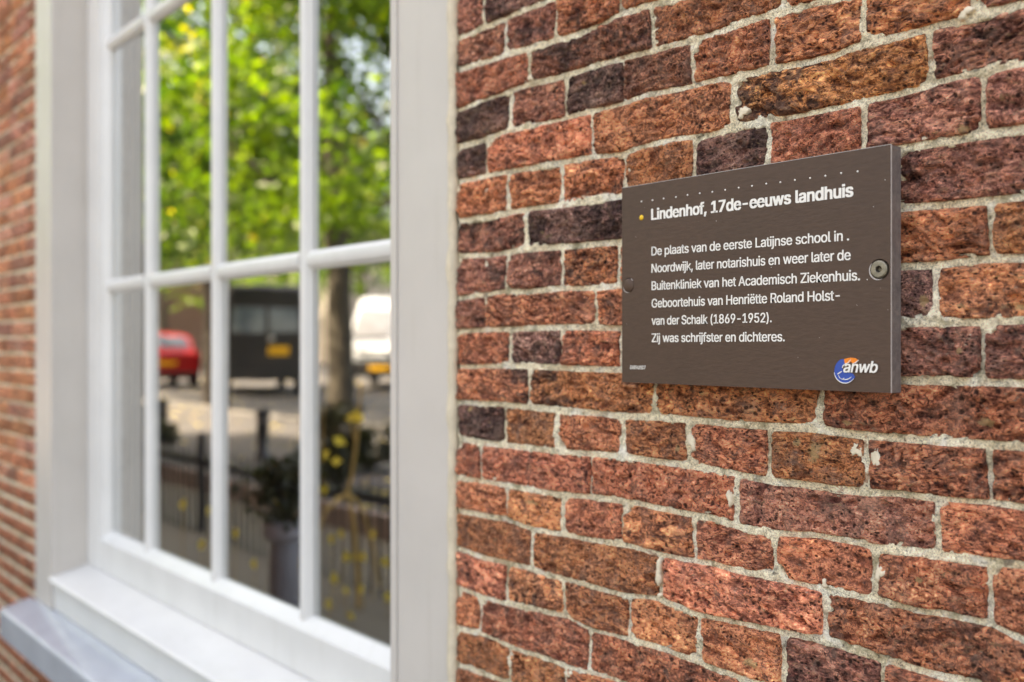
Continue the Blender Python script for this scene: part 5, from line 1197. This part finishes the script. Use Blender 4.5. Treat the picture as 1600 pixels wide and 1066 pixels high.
for px, py in ((553, 652), (545, 655), (522, 722), (527, 690), (503, 768), (499, 766), (423, 748), (505, 712), (560, 655), (428, 742)):
    p = mir(px, py, 4.5); c = Vector((p[0] - sp_[0], p[1] - sp_[1], p[2])); s = 0.036
    a = Vector((rs.uniform(-1, 1), rs.uniform(-.4, .4), rs.uniform(-1, 1))).normalized(); b = a.cross(Vector((0.2, 1, 0.3))).normalized()
    lm.add([c - a * s, c + b * s * .7 + Vector((0, .005, 0)), c + a * s, c - b * s * .7 + Vector((0, .005, 0))], [(0, 1, 2), (0, 2, 3)])
o = lm.build('leaf', M_FALL, sap, fix=False); add_attr(o.data, 'tone', np.full(len(o.data.vertices), 0.9)); o['kind'] = 'stuff'
# a low yellowing plant of single stalks along the railing
wp = mir(545, Y0, 4.7)
weed = empty('yellowing_plant', (wp[0], wp[1], YL), 'loose low plant with scattered yellow leaves along the railing', 'plant')
sm, lf = MB(), MB()
for px, py, z in ((529, 836, 4.6), (553, 873, 4.6), (538, 872, 4.7), (565, 872, 4.6), (519, 905, 4.5), (538, 925, 4.4), (563, 922, 4.5), (590, 976, 4.4), (514, 845, 4.8), (580, 838, 4.7), (598, 880, 4.6), (430, 785, 4.9), (365, 832, 4.8), (318, 853, 4.9), (330, 800, 5.2),
        (510, 945, 4.3), (602, 935, 4.4), (545, 965, 4.3), (395, 880, 4.6), (290, 790, 5.3)):
    p_ = mir(px, py, z); c = Vector((p_[0] - wp[0], p_[1] - wp[1], p_[2] - YL))
    sm.tube([(c.x + 0.02, c.y, 0), (c.x + 0.01, c.y + .01, c.z * 0.6), tuple(c)], [0.004, 0.003, 0.0015], 5)
    s = rs.uniform(0.024, 0.036)
    a = Vector((rs.uniform(-.6, .6), rs.uniform(-.3, .3), 1)).normalized(); b = a.cross(Vector((0.2, 1, 0.2))).normalized()
    lf.add([c - a * s, c + b * s * .8 + Vector((0, .006, 0)), c + a * s, c - b * s * .8 + Vector((0, .006, 0))], [(0, 1, 2), (0, 2, 3)])
sm.build('stem', M_TWIG, weed)
o = lf.build('leaf', M_FALL, weed, fix=False); add_attr(o.data, 'tone', np.full(len(o.data.vertices), 0.8)); o['kind'] = 'stuff'
# fallen leaves on forecourt and street
rs = np.random.RandomState(31); n = 2600
p = np.stack([np.where(rs.rand(n) < 0.6, rs.uniform(-7, -1.5, n), rs.uniform(-16, 2, n)), -0.3 - 5.4 * rs.rand(n) ** 1.6, np.full(n, YL + 0.012)], 1); p[p[:, 1] < -2.3, 2] = GL + 0.012
m3 = int(n * 0.4); p[:m3, 1] = rs.uniform(-16, -6.3, m3); p[:m3, 0] = rs.uniform(-34, -4, m3); p[:m3, 2] = GL - 0.10
a = rs.uniform(0, 6.28, n); s = rs.uniform(0.028, 0.055, n)
ux = np.stack([np.cos(a), np.sin(a), rs.uniform(-.15, .3, n)], 1) * s[:, None]; uy = np.stack([-np.sin(a), np.cos(a), rs.uniform(-.1, .3, n)], 1) * s[:, None] * 0.7
v = np.stack([p - ux, p + uy, p + ux, p - uy * 0.9], 1).reshape(-1, 3); v[:, 2] = np.maximum(v[:, 2], np.repeat(p[:, 2], 4) - 0.006)
i = np.arange(n)[:, None] * 4
mm = fastmesh('fallen_leaves', v, np.concatenate([i + np.array([0, 1, 2]), i + np.array([0, 2, 3])]), M_FALL); add_attr(mm, 'tone', np.repeat(rs.rand(n), 4))
o = bpy.data.objects.new('fallen_leaves', mm); link(props(o, 'yellow fallen leaves scattered over the forecourt and street', 'leaves', kind='stuff'))

# houses across the far end of the street
def far_house(label, px, z, w, h, col, rz, seed, nx=4, ny=2):
    p = mir(px, Y0, z); e = empty('far_house', (p[0], p[1], GL - 0.12), label, 'house', rz=rz)
    MB().box(-w / 2, w / 2, -3, 3, 0, h).build('wall', simple('house_wall', col, 0.8, var=0.1, scale=2), e)
    MB().extrude([(-3.3, h), (3.3, h), (0, h + 2.8)], 'x', -w / 2 - 0.2, w / 2 + 0.2).build('roof', M_BARK, e)
    for i in range(nx):
        for j in range(ny):
            x = -w / 2 + w * (i + 0.5) / nx; zz = 1.0 + j * 2.8
            f = MB().box(x - .55, x + .55, 3.002, 3.05, zz, zz + 1.6).build('window', M_SASH, e)
            MB().box(x - .47, x + .47, 3.052, 3.06, zz + .08, zz + 1.52).build('pane', M_CARGLASS, f)
far_house('pale plastered house glimpsed between the trunks beside the white van', 570, 62, 16, 6.5, (0.45, 0.42, 0.38), math.pi / 2 - 0.4, 1)
far_house('grey house behind the red car at the end of the street', 300, 66, 16, 6.2, (0.32, 0.29, 0.26), math.pi / 2 - 0.3, 2)
far_house('beige house behind the black van', 420, 72, 14, 6.8, (0.30, 0.24, 0.2), math.pi / 2 - 0.3, 3)
far_house('brown house down the street on the far left', 130, 50, 14, 6.5, (0.22, 0.13, 0.10), math.pi / 2 - 0.2, 4)
